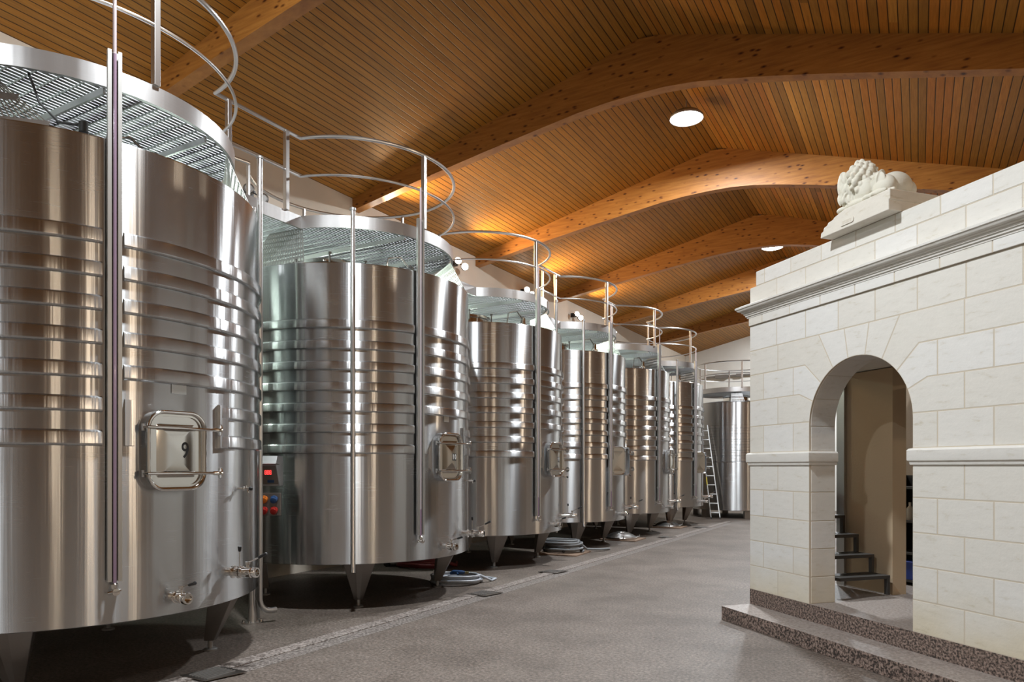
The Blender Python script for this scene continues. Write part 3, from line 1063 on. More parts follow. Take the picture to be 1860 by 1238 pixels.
def link_angle(num, rr):
    (n, u), _ = TANKS[num]
    return math.degrees(math.acos(min(1, (LN - n) / rr)))


def outline():
    pts = [(WL, -.4), (LN, -.4)]
    for num in (9, 10, 11, 12, 13, 14):
        a = link_angle(num, ring_r(num))
        pts += arc_pts(num, ring_r(num), -a, a)
    (n, u), _ = TANKS[14]
    pts += [(LN, 19.4), (WL, 19.4)]
    return pts


cw = thing('catwalk', 'steel grating catwalk with curved railings running over the tank row', 'catwalk', (-6.6 * U, 9 * U, 0))
OX, OY = -6.6 * U, 9 * U


def W3(n, u, z):
    return Vector((n * U - OX, u * U - OY, zz(z)))


ol = outline()
m = MB()
# fascia: a folded strip following the outline
inner = []
for i, (n, u) in enumerate(ol[1:-1]):
    pass
seq = ol[1:-1]
a_ = [m.bm.verts.new(W3(n, u, ZF0)) for n, u in seq]
b_ = [m.bm.verts.new(W3(n, u, ZF1)) for n, u in seq]
c_ = [m.bm.verts.new(W3(n - .03, u, ZF0)) for n, u in seq]
for i in range(len(seq) - 1):
    m.face((a_[i], a_[i + 1], b_[i + 1], b_[i]))
    m.face((a_[i], c_[i], c_[i + 1], a_[i + 1]))
fo = m.build('fascia', M_SATIN, cw, ang=25)
so = fo.modifiers.new('solid', 'SOLIDIFY'); so.thickness = .005; so.offset = -1

# grating clipped to the outline
def spans(coord, axis):
    """intervals of the outline polygon along the other axis"""
    xs = []
    P = ol
    for i in range(len(P)):
        a, b = P[i], P[(i + 1) % len(P)]
        ca, cb = a[axis], b[axis]
        if (ca <= coord < cb) or (cb <= coord < ca):
            t = (coord - ca) / (cb - ca)
            xs.append(a[1 - axis] + t * (b[1 - axis] - a[1 - axis]))
    xs.sort()
    return [(xs[i], xs[i + 1]) for i in range(0, len(xs) - 1, 2)]


m = MB()
n = WL + .02
while n < -4.4:
    for u0, u1 in [(max(a0, b0), min(a1, b1)) for a0, a1 in spans(n + .001, 0) for b0, b1 in spans(n + .024, 0) if min(a1, b1) - max(a0, b0) > .12]:
        m.bar(W3(n, u0 + .035, 2.545), W3(n, u1 - .035, 2.545), .034, .012)
    n += .042
u = -.35
while u < 19.4:
    sa, sb = spans(u - .04, 1), spans(u + .04, 1)
    if sa and sb:
        n0, n1 = sa[0][0], min(sa[-1][1], sb[-1][1])
        m.bar(W3(n0 + .01, u, 2.534), W3(n1 - .04, u, 2.534), .005, .012)
    u += .115
m.build('grating', M_GRATE, cw, smooth=False)
for num in TANKS:
    (n, u), _ = TANKS[num]
    for du in (-.35, .45):
        for n0, n1 in [(WL, min(spans(u + du - .05, 1)[-1][1], spans(u + du + .05, 1)[-1][1]) - .02)]:
            m = MB(); m.bar(W3(n0, u + du, 2.50), W3(n1 - .05, u + du, 2.50), .02, .05); m.build('joist', M_SATIN, cw, smooth=False)

# rails
TOPZ, MIDZ = 3.43, 3.03


def rail_path(num_from, arcs):
    pass


def rails(z, rad, name):
    runs = []
    ar = lambda k: ring_r(k) + .01
    la = lambda k: link_angle(k, ar(k))
    # tank 9 into tank 10, which closes into a full loop
    r1 = [(LN, -.3)] + arc_pts(9, ar(9), -la(9), la(9)) + arc_pts(10, ar(10), -la(10), 238 if name == 'top_rail' else 120) + ([(-6.62, 5.1), (-6.75, 4.3)] if name == 'top_rail' else [])
    r2 = arc_pts(11, ar(11), -90, la(11)) + arc_pts(12, ar(12), -la(12), la(12)) + arc_pts(13, ar(13), -la(13), la(13)) + \
        arc_pts(14, ar(14), -la(14), 238 if name == 'top_rail' else 120)
    for r in (r1, r2):
        m = MB()
        m.tube([W3(n, u, z) for n, u in r], rad, 10)
        m.build(name, M_RAIL, cw)


rails(TOPZ, .021, 'top_rail')
rails(MIDZ, .014, 'mid_rail')


def post(n, u, z1=TOPZ, w=.05, z0=ZF1):
    m = MB()
    p0, p1 = W3(n, u, z0), W3(n, u, z1)
    m.box((p0 + p1) / 2, (w, w, p1.z - p0.z))
    m.build('post', M_RAIL, cw, smooth=False, bevel=.004)


def cam_hit_ring(num, px):
    """ring point (near side) seen in image column px"""
    (n, u), _ = TANKS[num]
    X = n * cos(TH) + u * sin(TH); Z = -n * sin(TH) + u * cos(TH)
    k = (px - 930) / 1285
    A = k * k + 1; B = k * X + Z; Cc = X * X + Z * Z - (ring_r(num) - .0) ** 2
    t = (B - sqrt(max(0, B * B - A * Cc))) / A
    x, z = k * t, t
    return x * cos(TH) - z * sin(TH), x * sin(TH) + z * cos(TH)


for num, px in ((9, 283), (10, 770), (11, 973.5), (12, 1102), (13, 1189), (14, 1254)):
    post(*cam_hit_ring(num, px))
post(LN, 4.42); post(LN, 5.12)
post(-6.16, 9.68 - 1.13)
for k0, k1 in ((11, 12), (12, 13), (13, 14)):
    post(LN, TANKS[k0][0][1] + 1.12, w=.04); post(LN, TANKS[k1][0][1] - 1.2, w=.045)
for num in (10, 14):
    (n, u), _ = TANKS[num]
    for a in (100, 165, 236):
        post(n + (ring_r(num) + .01) * cos(radians(a)), u + (ring_r(num) + .01) * sin(radians(a)), w=.035)
# short stair guards on the wall side
for uu in (8.6, 9.7):
    m = MB()
    m.tube([W3(-6.9, uu - 1.0, 3.1), W3(-6.75, uu, 3.1)], .018, 8)
    m.tube([W3(-6.75, uu, 3.1), W3(-6.75, uu - .5, 2.6)], .018, 8)
    m.build('guard_brace', M_RAIL, cw)
    post(-6.75, uu, 3.1, .04)
# floor posts carrying the links
for uu in (4.66,):
    m = MB()
    p = W3(LN + .04, uu, 0)
    m.tube([(p.x, p.y, q) for q in (.0, .012, .013, .10, .2, zz(2.49))], [.11, .11, .05, .045, .036, .036], 20)
    m.build('support_column', M_RAIL, cw)
    m = MB()
    for q in range(6):
        a = q * pi / 3
        m.tube([(p.x + .088 * cos(a), p.y + .088 * sin(a), .01), (p.x + .088 * cos(a), p.y + .088 * sin(a), .035)], .012, 8)
    m.build('anchor_bolt', M_CHROME, cw)

# ------------------------------------------------------------------ standpipes
def cam_pt(px, Z):
    X = (px - 930) / 1285 * Z
    return Vector(((X * cos(TH) - Z * sin(TH)) * U, (X * sin(TH) + Z * cos(TH)) * U, 0))


p = cam_pt(472, 6.75)
t = thing('standpipe', 'tall steel pipe between the two nearest tanks, bent at the floor', 'pipe', (p.x, p.y, 0), 0, 'vertical hose pipes in front of the tanks')
m = MB()
zb = .13
m.tube([(0, 0, zz(2.93)), (0, 0, zb + .12), (0.006, .012, zb + .07), (.02, .035, zb + .03), (.03, .06, zb + .01), (.05, .10, zb), (.06, .16, zb)], .030, 16)
m.build('pipe', M_RAIL, t)
m = MB(); m.tube([(0, 0, zz(2.93)), (0, 0, zz(2.93) + .004), (0, 0, zz(2.95)), (0, 0, zz(2.96))], [.03, .037, .037, .03], 16); m.build('cap', M_GREY, t)
m = MB()
for z in (1.0, 2.6):
    m.box((-.08, 0, z), (.14, .02, .03))
m.build('clamp', M_GREY, t, smooth=False)

plab = {10: ('straight steel hose pipe down the front of the tank marked 10', 641),
        12: ('straight steel hose pipe down the front of the fourth tank', 1060),
        14: ('straight steel hose pipe down the front of the farthest row tank', 1230)}
for num, (lb, px) in plab.items():
    (n, u), r = TANKS[num]
    # column px, radius a bit outside the shell
    X = n * cos(TH) + u * sin(TH); Z = -n * sin(TH) + u * cos(TH)
    k = (px - 930) / 1285; rr = r + .065
    A = k * k + 1; B = k * X + Z; Cc = X * X + Z * Z - rr * rr
    tt = (B - sqrt(B * B - A * Cc)) / A
    p = cam_pt(px, tt)
    t = thing('standpipe', lb, 'pipe', (p.x, p.y, 0), 0, 'vertical hose pipes in front of the tanks')
    dx = Vector((n * U - p.x, u * U - p.y, 0)).normalized()
    m = MB()
    z0, z1 = zz(-1.07), zz(2.6)
    m.tube([Vector((0, 0, z0)) - dx * .03, Vector((0, 0, z0 + .04)) - dx * .02, Vector((0, 0, z0 + .1)), (0, 0, z1)], .027, 16)
    m.build('pipe', M_RAIL, t)
    m = MB(); m.tube([(0, 0, z1 - .02), (0, 0, z1 - .018), (0, 0, z1 + .01), (0, 0, z1 + .015)], [.027, .034, .034, .026], 16)
    m.build('cap', M_GREY, t)
    m = MB()
    for z in (1.2, 2.4, 3.6):
        m.bar(Vector((0, 0, z)), Vector((0, 0, z)) + dx * .075, .02, .03)
    m.build('clamp', M_GREY, t, smooth=False)
p = cam_pt(1010.5, 11.3)
t = thing('standpipe', 'thin steel pipe in the gap right of the third tank', 'pipe', (p.x, p.y, 0), 0, 'vertical hose pipes in front of the tanks')
m = MB(); m.tube([(0, 0, zz(2.62)), (0, 0, zz(-1.05))], .024, 14); m.build('pipe', M_RAIL, t)
m = MB(); m.tube([(0, 0, zz(2.62)), (0, 0, zz(2.66))], .032, 14); m.build('cap', M_GREY, t)

# ------------------------------------------------------------------ control boxes by tank 10
p = cam_pt(483, 6.98)
t = thing('control_panel', 'grey hooded control box with red digits between the two nearest tanks', 'control box', (p.x, p.y, 0), TH + radians(4))
z0, z1 = zz(-.19), zz(.105)
m = MB()
# sloping-hood side profile in (y,z), extruded along x
Mx = Matrix(((0, 0, 1, 0), (1, 0, 0, 0), (0, 1, 0, 0), (0, 0, 0, 1)))
prof = [(.14, z0), (-.02, z0), (-.02, z1 - .09), (-.17, z1 - .085), (-.10, z1), (.14, z1)]
m.prism(prof, -.13, .15, Mx)
body = m.build('housing', M_SATIN, t, smooth=False, bevel=.004)
m = MB(); m.prism([(-.024, z0 + .01), (-.165, z1 - .095), (-.02, z1 - .093)], .142, .15, Mx); m.prism([(-.024, z0 + .01), (-.165, z1 - .095), (-.02, z1 - .093)], -.13, -.122, Mx)
m.build('hood_cheek', M_SATIN, t, smooth=False)
m = MB(); m.box((.01, -.024, (z0 + z1 - .09) / 2), (.25, .006, .2)); m.build('front_plate', M_LEG, t, smooth=False)
m = MB()
for xx in (-.085, -.06, .005, .03, .055):
    for dz in (0, .022):
        m.box((xx - .008, -.029, z0 + .135 + dz), (.004, .003, .018)); m.box((xx + .008, -.029, z0 + .135 + dz), (.004, .003, .018))
    for dz in (-.01, .011, .032):
        m.box((xx, -.029, z0 + .135 + dz), (.014, .003, .004))
m.build('red_digits', M_GLOWR, t, smooth=False)
m = MB(); m.box((-.08, -.03, z0 + .05), (.04, .006, .03)); m.build('orange_key', M_ORANGE, t, smooth=False)
m = MB(); m.box((.06, -.03, z0 + .05), (.07, .006, .03)); m.build('blue_key', M_BLUE, t, smooth=False)
m = MB(); m.box((-.14, .09, 1.0), (.035, .035, 2.0)); m.build('stand', M_GREY, t, smooth=False)

p = cam_pt(489, 6.98)
t = thing('socket_box', 'steel plate with blue and red power sockets below the control box', 'socket box', (p.x, p.y, 0), TH + radians(4))
za, zb_ = zz(-.485), zz(-.26)
m = MB(); m.box((0, .03, (za + zb_) / 2), (.24, .06, zb_ - za)); m.build('plate', M_LEG, t, smooth=False, bevel=.004)
for x, z, mt, nm in ((-.05, .06, M_ORANGE, 'orange_socket'), (.055, .06, M_BLUE, 'blue_socket'), (-.05, -.06, M_RED, 'red_socket'), (.055, -.06, M_RED, 'red_socket')):
    m = MB(); c = (za + zb_) / 2 + z
    m.tube([(x, 0, c), (x, -.03, c - .01), (x, -.05, c - .018), (x, -.052, c - .019)], [.04, .038, .034, .01], 16)
    m.box((x, -.045, c + .015), (.05, .02, .03))
    m.build(nm, mt, t)
m = MB(); m.box((-.13, .05, .9), (.03, .03, 1.8)); m.build('stand', M_GREY, t, smooth=False)

# ------------------------------------------------------------------ things on the floor
def hose_coil(name, label, c, R, n, r, mat, lift=0.0, tail=None, seed=1, sq=.8):
    rnd = random.Random(seed)
    t = thing(name, label, 'hose', (c.x, c.y, lift))
    pts = []
    N_ = 30
    for k in range(n * N_):
        tt = k / N_
        lap = int(tt)
        rr = R * (1 - .035 * (lap % 3)) * (1 + .06 * sin(tt * 2.1 + seed)) * (1 - .02 * (tt % 2))
        a = 2 * pi * tt
        ox, oy = .05 * R * sin(lap * 2.3 + seed), .06 * R * cos(lap * 1.7)
        pts.append(Vector((rr * cos(a) + ox, rr * sin(a) * sq + oy, r + r * 1.5 * tt * .9 * (.5 + .5 * ((lap) / n)) + .25 * r * sin(3 * a))))
    if tail:
        e = pts[-1]
        for q in tail: pts.append(Vector((q[0], q[1], r + q[2])))
    m = MB(); m.tube(pts, r, 8)
    m.build('hose', mat, t)
    return t, pts


c = floor_at(828, 1058)
t, pts = hose_coil('hose_coil', 'pale grey hose coil with dark blue nozzle by the second tank', c, .36, 5, .017, M_HOSE, 0, [(.5, .12, 0), (.56, .28, 0), (.45, .38, 0), (.2, .33, .02)], 3, .8)
t.rotation_euler = (0, 0, TH)
m = MB(); m.tube([(-.10, .22, .10), (-.05, .21, .12), (.08, .19, .12), (.12, .18, .12)], [.018, .034, .030, .014], 12)
m.tube([(.0, .2, .12), (.02, .12, .10)], .014, 8)
m.build('nozzle', M_BLUE, t)
m = MB(); m.tube([(.12, .18, .12), (.17, .17, .12)], [.016, .02], 12); m.build('coupling', simple('brass', (.5, .4, .2), .3, 1.0), t)


def board(label, c, sx, sy, rz):
    m = MB(); m.box((0, 0, .012), (sx, sy, .024))
    o = m.build('floor_board', M_BROWN, smooth=False, bevel=.003)
    o.location = (c.x, c.y, 0); o.rotation_euler = (0, 0, rz)
    tag(o, label, 'board', 'brown boards on the floor by the kerb')


c2 = floor_at(1022, 1004)
board('brown square board on the floor under the dark grey hose coil', c2 + Vector((.02, .0, 0)), .82, .82, radians(4))
t, pts = hose_coil('hose_coil', 'dark grey hose coil piled on a brown board by the third tank', c2 + Vector((-.02, .04, 0)), .36, 8, .021, M_HOSED, .024,
                   [(.42, .2, .03), (.58, .5, .0), (.66, .85, -.02)], 8, .85)
t.rotation_euler = (0, 0, radians(4))
m = MB()
for q in range(4):
    a = q * 1.6 + .3
    m.ball((.36 * cos(a), .31 * sin(a), .05), .028, 1, 1, 1.6)
m.build('strap', M_RUBBER, t)


def lid(label, c, blabel_):
    board(blabel_, c, .85, .75, radians(2))
    t = thing('manway_lid', label, 'lid', (c.x - .05, c.y + .02, .024), 0, 'chrome lids lying by the kerb')
    m = MB()
    m.lathe([(.36, .01), (.37, .025), (.36, .04), (.32, .05), (.27, .085), (.18, .125), (.1, .14), (.095, .15), (0, .155)], seg=48)
    m.lathe([(.36, .01), (.30, .0), (0, .0)], seg=48)
    m.build('dome', M_LID, t)
    for q in range(4):
        a = q * pi / 2 + .5
        m = MB(); m.tube([(.33 * cos(a), .33 * sin(a), .03), (.42 * cos(a), .42 * sin(a), .04), (.42 * cos(a), .42 * sin(a), .08)], .01, 8)
        m.build('lug', M_GREY, t)


lid('nearer chrome dome lid on a brown board, below the fourth tank', floor_at(1131, 979), 'brown board on the floor under the nearer chrome lid')
lid('farther chrome dome lid on a brown board, below the fifth tank', floor_at(1214, 957), 'brown board on the floor under the farther chrome lid')

# pump and red hoses under tank 10
c = floor_at(745, 1040)
t = thing('transfer_pump', 'dark pump with steel couplings in the shade behind the second tank', 'pump', (c.x - .5, c.y + .55, 0), radians(10))
m = MB(); m.cyl((-.3, 0, .22), (.15, 0, .22), .12, 24); m.cyl((.15, 0, .22), (.28, 0, .22), .08, 20)
m.build('motor', M_BLACK, t)
m = MB(); m.box((0, 0, .07), (.7, .3, .03)); m.build('base_frame', M_GREY, t, smooth=False)
for s in (-1, 1):
    for q in (-1, 1):
        m = MB(); m.cyl((s * .28, q * .16 - .02, .055), (s * .28, q * .16 + .02, .055), .055, 16); m.build('wheel', M_RUBBER, t)
m = MB(); m.tube([(.28, 0, .22), (.42, 0, .22), (.44, 0, .22), (.46, 0, .22)], [.04, .04, .055, .055], 16); m.build('coupling', M_CHROME, t)
t, pts = hose_coil('red_hose', 'dark red hose heaped under the second tank', floor_at(770, 1036) + Vector((-.3, .3, 0)), .42, 4, .03, M_HOSER, 0, [(.5, .3, 0), (.3, .6, 0)], 5, .7)

# aluminium ladder
def ladder():
    def P(X, Z, z):
        return Vector(((X * cos(TH) - Z * sin(TH)) * U, (X * sin(TH) + Z * cos(TH)) * U, zz(z)))
    b = P(5.83, 20.25, -1.5); tp = P(5.64, 20.78, 1.21)
    t = thing('ladder', 'aluminium ladder leaning between the row and the far tank', 'ladder', b)
    across = Vector((cos(TH - .35), sin(TH - .35), 0))
    d = tp - b
    fw = d.cross(across).normalized()
    for s in (-1, 1):
        m = MB(); off = across * s * .135
        m.bar(off + Vector((0, 0, 0.02)), off * .8 + d, .028, .06, up=fw)
        st = m.build('stile', M_ALU, t, smooth=False)
        m = MB(); m.bar(off, off + d * .018, .04, .07, up=fw); m.build('rubber_foot', M_RUBBER, st, smooth=False)
        if s == -1:
            m = MB(); m.bar(off * .93 + d * .36 - fw * .032, off * .92 + d * .44 - fw * .032, .03, .004, up=fw); m.bar(off * .93 + d * .36 + fw * .032, off * .92 + d * .44 + fw * .032, .03, .004, up=fw)
            m.build('yellow_sticker', M_YELLOW, st, smooth=False)
    for k in range(10):
        f = (k + .7) / 10.3
        m = MB(); w_ = .135 * (1 - .2 * f)
        m.bar(across * -w_ + d * f, across * w_ + d * f, .03, .025, up=fw)
        m.build('rung', M_ALU, t, smooth=False)


ladder()

# ------------------------------------------------------------------ lamps
llab = {10.0: 'nearer bright round ceiling lamp under the ridge', 16.85: 'farther bright round ceiling lamp under the ridge'}
for u in LAMPS_U[2:5]:
    t = thing('ceiling_lamp', llab.get(u, 'bright round ceiling lamp above the camera'), 'ceiling lamp', (RIDGE_N * U, u * U, zz(4.96)), 0, 'high bay lamps under the ridge')
    m = MB(); m.lathe([(.255, 0), (.26, .01), (.26, .03), (.20, .09), (.1, .13), (.0, .14)], seg=40)
    m.build('housing', M_GREY, t)
    m = MB(); m.lathe([(0, -.03), (.12, -.025), (.20, -.012), (.24, .006)], seg=40); m.build('diffuser', M_GLOWW, t)
    m = MB(); m.cyl((0, 0, .13), (0, 0, zz(RIDGE_Z) - zz(4.96) - .02), .012, 8); m.build('hanger', M_GREY, t)


def wall_spots(u, z, label, k=0, n_=2, glow=True, group='wall floodlights'):
    c = Vector((WL * U, u * U, zz(z)))
    t = thing('wall_floodlight', label, 'floodlight', c, 0, group)
    m = MB(); m.box((.04, 0, 0), (.08, .12, .1)); m.box((.12, 0, .0), (.1, .03, .03)); m.build('bracket', M_BLACK, t, smooth=False)
    for s in ((-1, 1) if n_ == 2 else (0,)):
        hd = Vector((.2, s * .13, -.02 - .05 * (s > 0)))
        d = Vector((.75, -.62, .12)).normalized() if s <= 0 else Vector((.7, -.7, -.05)).normalized()
        m = MB(); m.tube([hd - d * .09, hd - d * .05, hd + d * .05, hd + d * .055], [.03, .06, .075, .07], 20, caps=True)
        h = m.build('lamp_head', M_BLACK, t)
        m = MB(); m.tube([hd + d * .056, hd + d * .068], [.068, .05], 20); m.build('lens', M_GLOWH if glow else M_GREY, h)
        m = MB(); m.tube([hd, (.14, 0, 0)], .01, 8); m.build('arm', M_BLACK, h)
    return c


E_SPOT = 360.0
E_RIGHT = 260.0
wl = [(8.75, 3.85, 'lit wall floodlight high on the left wall above the second tank', True),
      (11.0, 3.82, 'pair of bright lit wall floodlights above the third tank', True),
      (16.26, 3.82, 'pair of bright lit wall floodlights above the fifth tank', True),
      (6.28, 3.55, 'unlit wall floodlight behind the rail between the two nearest tanks', False),
      (13.66, 3.86, 'black wall floodlight under the eave above the fourth tank', True)]
for u, z, lb, on in wl:
    c = wall_spots(u, z, lb, glow=on)
    if on: light('flood', 'SPOT', c + Vector((.42, -.05, -.05)), E_SPOT, (1.0, 0.70, 0.40), .06, aim((0, 0, 0), (.95, .1, .22)), spot=radians(140), blend=1.0)
for u, z in ((-6.0, 2.9), (-1.2, 2.9), (3.6, 2.7), (9.5, 2.7), (15.5, 2.7)):
    c = Vector((WR * U, u * U, zz(min(z, roof_z(WR) - .35))))
    t = thing('wall_floodlight', 'black wall floodlight on the right-hand wall, ' + {-6.0: 'nearest the rear wall', -1.2: 'just behind the camera', 3.6: 'level with the nearest tank', 9.5: 'level with the third tank', 15.5: 'level with the fifth tank'}[u], 'floodlight', c, 0, 'floodlights on the right wall')
    m = MB(); m.box((-.04, 0, 0), (.08, .12, .1)); m.box((-.12, 0, .0), (.1, .03, .03)); m.build('bracket', M_BLACK, t, smooth=False)
    m = MB(); m.tube([(-.14, 0, 0), (-.18, 0, .02), (-.28, 0, .06), (-.285, 0, .062)], [.03, .06, .075, .07], 20); h = m.build('lamp_head', M_BLACK, t)
    m = MB(); m.tube([(-.287, 0, .063), (-.295, 0, .066)], [.068, .05], 20); m.build('lens', M_GLOWH, h)
    light('flood', 'SPOT', c + Vector((-.33, 0, .08)), E_RIGHT, (1.0, 0.80, 0.58), .07, aim((0, 0, 0), (-.9, 0, .28)), spot=radians(155), blend=.8)
# steel pipe along the left wall
t = thing('wall_pipe', 'thick steel pipe running along the left wall above the tanks', 'pipe', (-7.25 * U, 9 * U, 0))
m = MB(); m.cyl((0, -5.5, zz(2.98)), (0, 9.8, zz(2.98)), .07, 18); m.build('pipe', M_RAIL, t)
for q in (-3.5, .6, 4.0, 7.2):
    m = MB(); m.cyl((0, q, zz(2.98)), (0, q + .1, zz(2.98)), .095, 18); m.box((-.15, q + .05, zz(2.98)), (.3, .03, .03)); m.build('clamp', M_GREY, t)
# conduit on the end wall
t = thing('wall_conduit', 'grey conduit with small fittings across the white end wall', 'conduit', (-4.5 * U, (UE - .08) * U, 0))
m = MB(); m.cyl((-2.6, 0, zz(3.28)), (4.5, 0, zz(3.38)), .035, 12); m.build('pipe', M_GREY, t)
m = MB(); m.box((-1.9, 0, zz(3.28)), (.5, .12, .14)); m.box((-1.2, 0, zz(3.3)), (.25, .1, .12)); m.build('junction_box', M_GREY, t, smooth=False)

# fluorescent battens on the left wall, one for the green glow, the rest added to light the grating
E_TUBE = 50.0
for u in (1.2, 4.8, 8.1, 11.1, 13.9):
    t = thing('wall_batten_light', 'fluorescent batten on the left wall ' + {1.2: 'left of the nearest tank, added fill light', 4.8: 'behind the gap after the nearest tank', 8.1: 'behind the gap after the second tank, added fill light', 11.1: 'behind the gap after the third tank, added fill light', 13.9: 'behind the gap after the fourth tank, added fill light'}[u], 'batten light', (WL * U, u * U, zz(2.2)), 0, 'fluorescent battens behind the tanks')
    m = MB(); m.box((.04, 0, 0), (.08, 1.2, .08)); m.build('housing', M_WHITE, t, smooth=False)
    m = MB(); m.cyl((.1, -.56, 0), (.1, .56, 0), .018, 12); m.build('tube', M_GLOWW, t)
    light('batten', 'AREA', (WL * U + .16, u * U, zz(2.2)), E_TUBE, (.80, 1.0, .86), .12, (0, radians(-90), 0), shape='RECTANGLE', size_y=1.1)

# ------------------------------------------------------------------ stone pavilion
H = 1.65
cx_, cz_ = 1.587 * H / U, 4.72 * H / U
PN = (cx_ * cos(TH) - cz_ * sin(TH)); PU = (cx_ * sin(TH) + cz_ * cos(TH))
PA = radians(-42.5)
PAV = dict(loc=(PN * U, PU * U, 0), rz=PA)
pav = thing('stone_pavilion', 'pale limestone block pavilion wall with an arched doorway', 'pavilion', PAV['loc'], PA)
XE = 4.6               # wall length
AX0, AX1 = .5635 * H, 1.2875 * H
ACX, AR = (AX0 + AX1) / 2, (AX1 - AX0) / 2
ZSP = H + .239 * H     # springing
WT = .31               # wall thickness
Z0 = .1874 * H
ZTOP = H * (1 + 1.085)
m = MB()
# backing wall with the arch cut out, in mortar colour
def arch_poly():
    pts = [(0, Z0), (AX0, Z0), (AX0, ZSP)]
    for k in range(1, 32):
        a = pi - pi * k / 32
        pts.append((ACX + AR * cos(a), ZSP + AR * sin(a)))
    pts += [(AX1, ZSP), (AX1, Z0), (XE, Z0), (XE, ZTOP), (0, ZTOP)]
    return pts


ap = arch_poly()
Rx = Matrix(((1, 0, 0, 0), (0, 0, 1, 0), (0, 1, 0, 0), (0, 0, 0, 1)))
# split in three convex-ish prisms to triangulate cleanly
m.prism([(.003, Z0), (AX0 - .003, Z0), (AX0 - .003, ZTOP), (.003, ZTOP)], .0012, WT, Rx)
m.prism([(AX1 + .003, Z0), (XE, Z0), (XE, ZTOP), (AX1 + .003, ZTOP)], .0012, WT, Rx)
K = 32
for k in range(K):
    a0 = pi - pi * k / K; a1 = pi - pi * (k + 1) / K
    r_ = AR + .003
    m.prism([(ACX + r_ * cos(a0), ZSP + r_ * sin(a0)), (ACX + r_ * cos(a1), ZSP + r_ * sin(a1)), (ACX + r_ * cos(a1), ZTOP), (ACX + r_ * cos(a0), ZTOP)], .0012, WT, Rx)
m.build('mortar_core', M_MORTAR, pav, smooth=False)

# ashlar blocks
JT = .009
blocks = MB()
tint = blocks.bm.loops.layers.color.new('tint')


def block(poly, y0=-.0, y1=.02, M=None):
    """poly (x,z) clockwise or not; shrunk by half a joint"""
    n = len(poly)
    cxm = sum(p[0] for p in poly) / n; czm = sum(p[1] for p in poly) / n
    area = sum(poly[i][0] * poly[(i + 1) % n][1] - poly[(i + 1) % n][0] * poly[i][1] for i in range(n))
    if area < 0: poly = poly[::-1]
    h = JT / 2
    out = []
    for i in range(n):
        p0 = Vector(poly[i - 1]); p1 = Vector(poly[i]); p2 = Vector(poly[(i + 1) % n])
        d1 = (p1 - p0).normalized(); d2 = (p2 - p1).normalized()
        n1 = Vector((-d1.y, d1.x)); n2 = Vector((-d2.y, d2.x))
        b = n1 + n2
        if b.length < 1e-6: b = n1.copy()
        b.normalize()
        s = h / max(.35, b.dot(n1))
        out.append(p1 + b * s)
    nf = len(blocks.bm.faces)
    blocks.prism([(p.x, p.y) for p in out], y0, y1, (M @ Rx) if M is not None else Rx)
    blocks.bm.faces.ensure_lookup_table()
    v = random.random()
    for f in blocks.bm.faces[nf:]:
        for l in f.loops: l[tint] = (v, v, v, 1)


def clip_poly(poly, f):
    """keep the part where f(p)>=0 (linear half plane)"""
    out = []
    for i in range(len(poly)):
        a, b = poly[i], poly[(i + 1) % len(poly)]
        fa, fb = f(a), f(b)
        if fa >= 0: out.append(a)
        if (fa > 0 > fb) or (fa < 0 < fb):
            t = fa / (fa - fb)
            out.append((a[0] + (b[0] - a[0]) * t, a[1] + (b[1] - a[1]) * t))
    return out


zb0, zb1 = H * (1 + .016), H * (1 + .092)
BW = .2818 * H
low = [Z0]
low += [H * (1 - .654), H * (1 - .4885), H * (1 - .323), H * (1 - .152), zb0]
for i in range(len(low) - 1):
    z0, z1 = low[i], low[i + 1]
    off = 0 if i % 2 == 0 else BW / 2
    for (xa, xb, base) in ((0, AX0, 0), (AX1, XE, AX1)):
        xs = [xa]
        x = base + BW - off if off else base + BW
        while x < xb - .02:
            xs.append(x); x += BW
        xs.append(xb)
        for a, b in zip(xs, xs[1:]):
            block([(a, z0), (b, z0), (b, z1), (a, z1)])
up = [zb1, H * (1 + .2645), H * (1 + .434), H * (1 + .6045), H * (1 + .7654), H * (1 + .9315)]
# voussoir joint directions from the arch centre; arch ring is stepped into the coursing
VC = (ACX, ZSP)
vang = [24, 52, 80, 100, 128, 156]
vang = [30, 55, 79, 101, 125, 150]
VTOP = up[4]


def course_joints(i):
    off = 0 if i % 2 == 0 else BW / 2
    return off


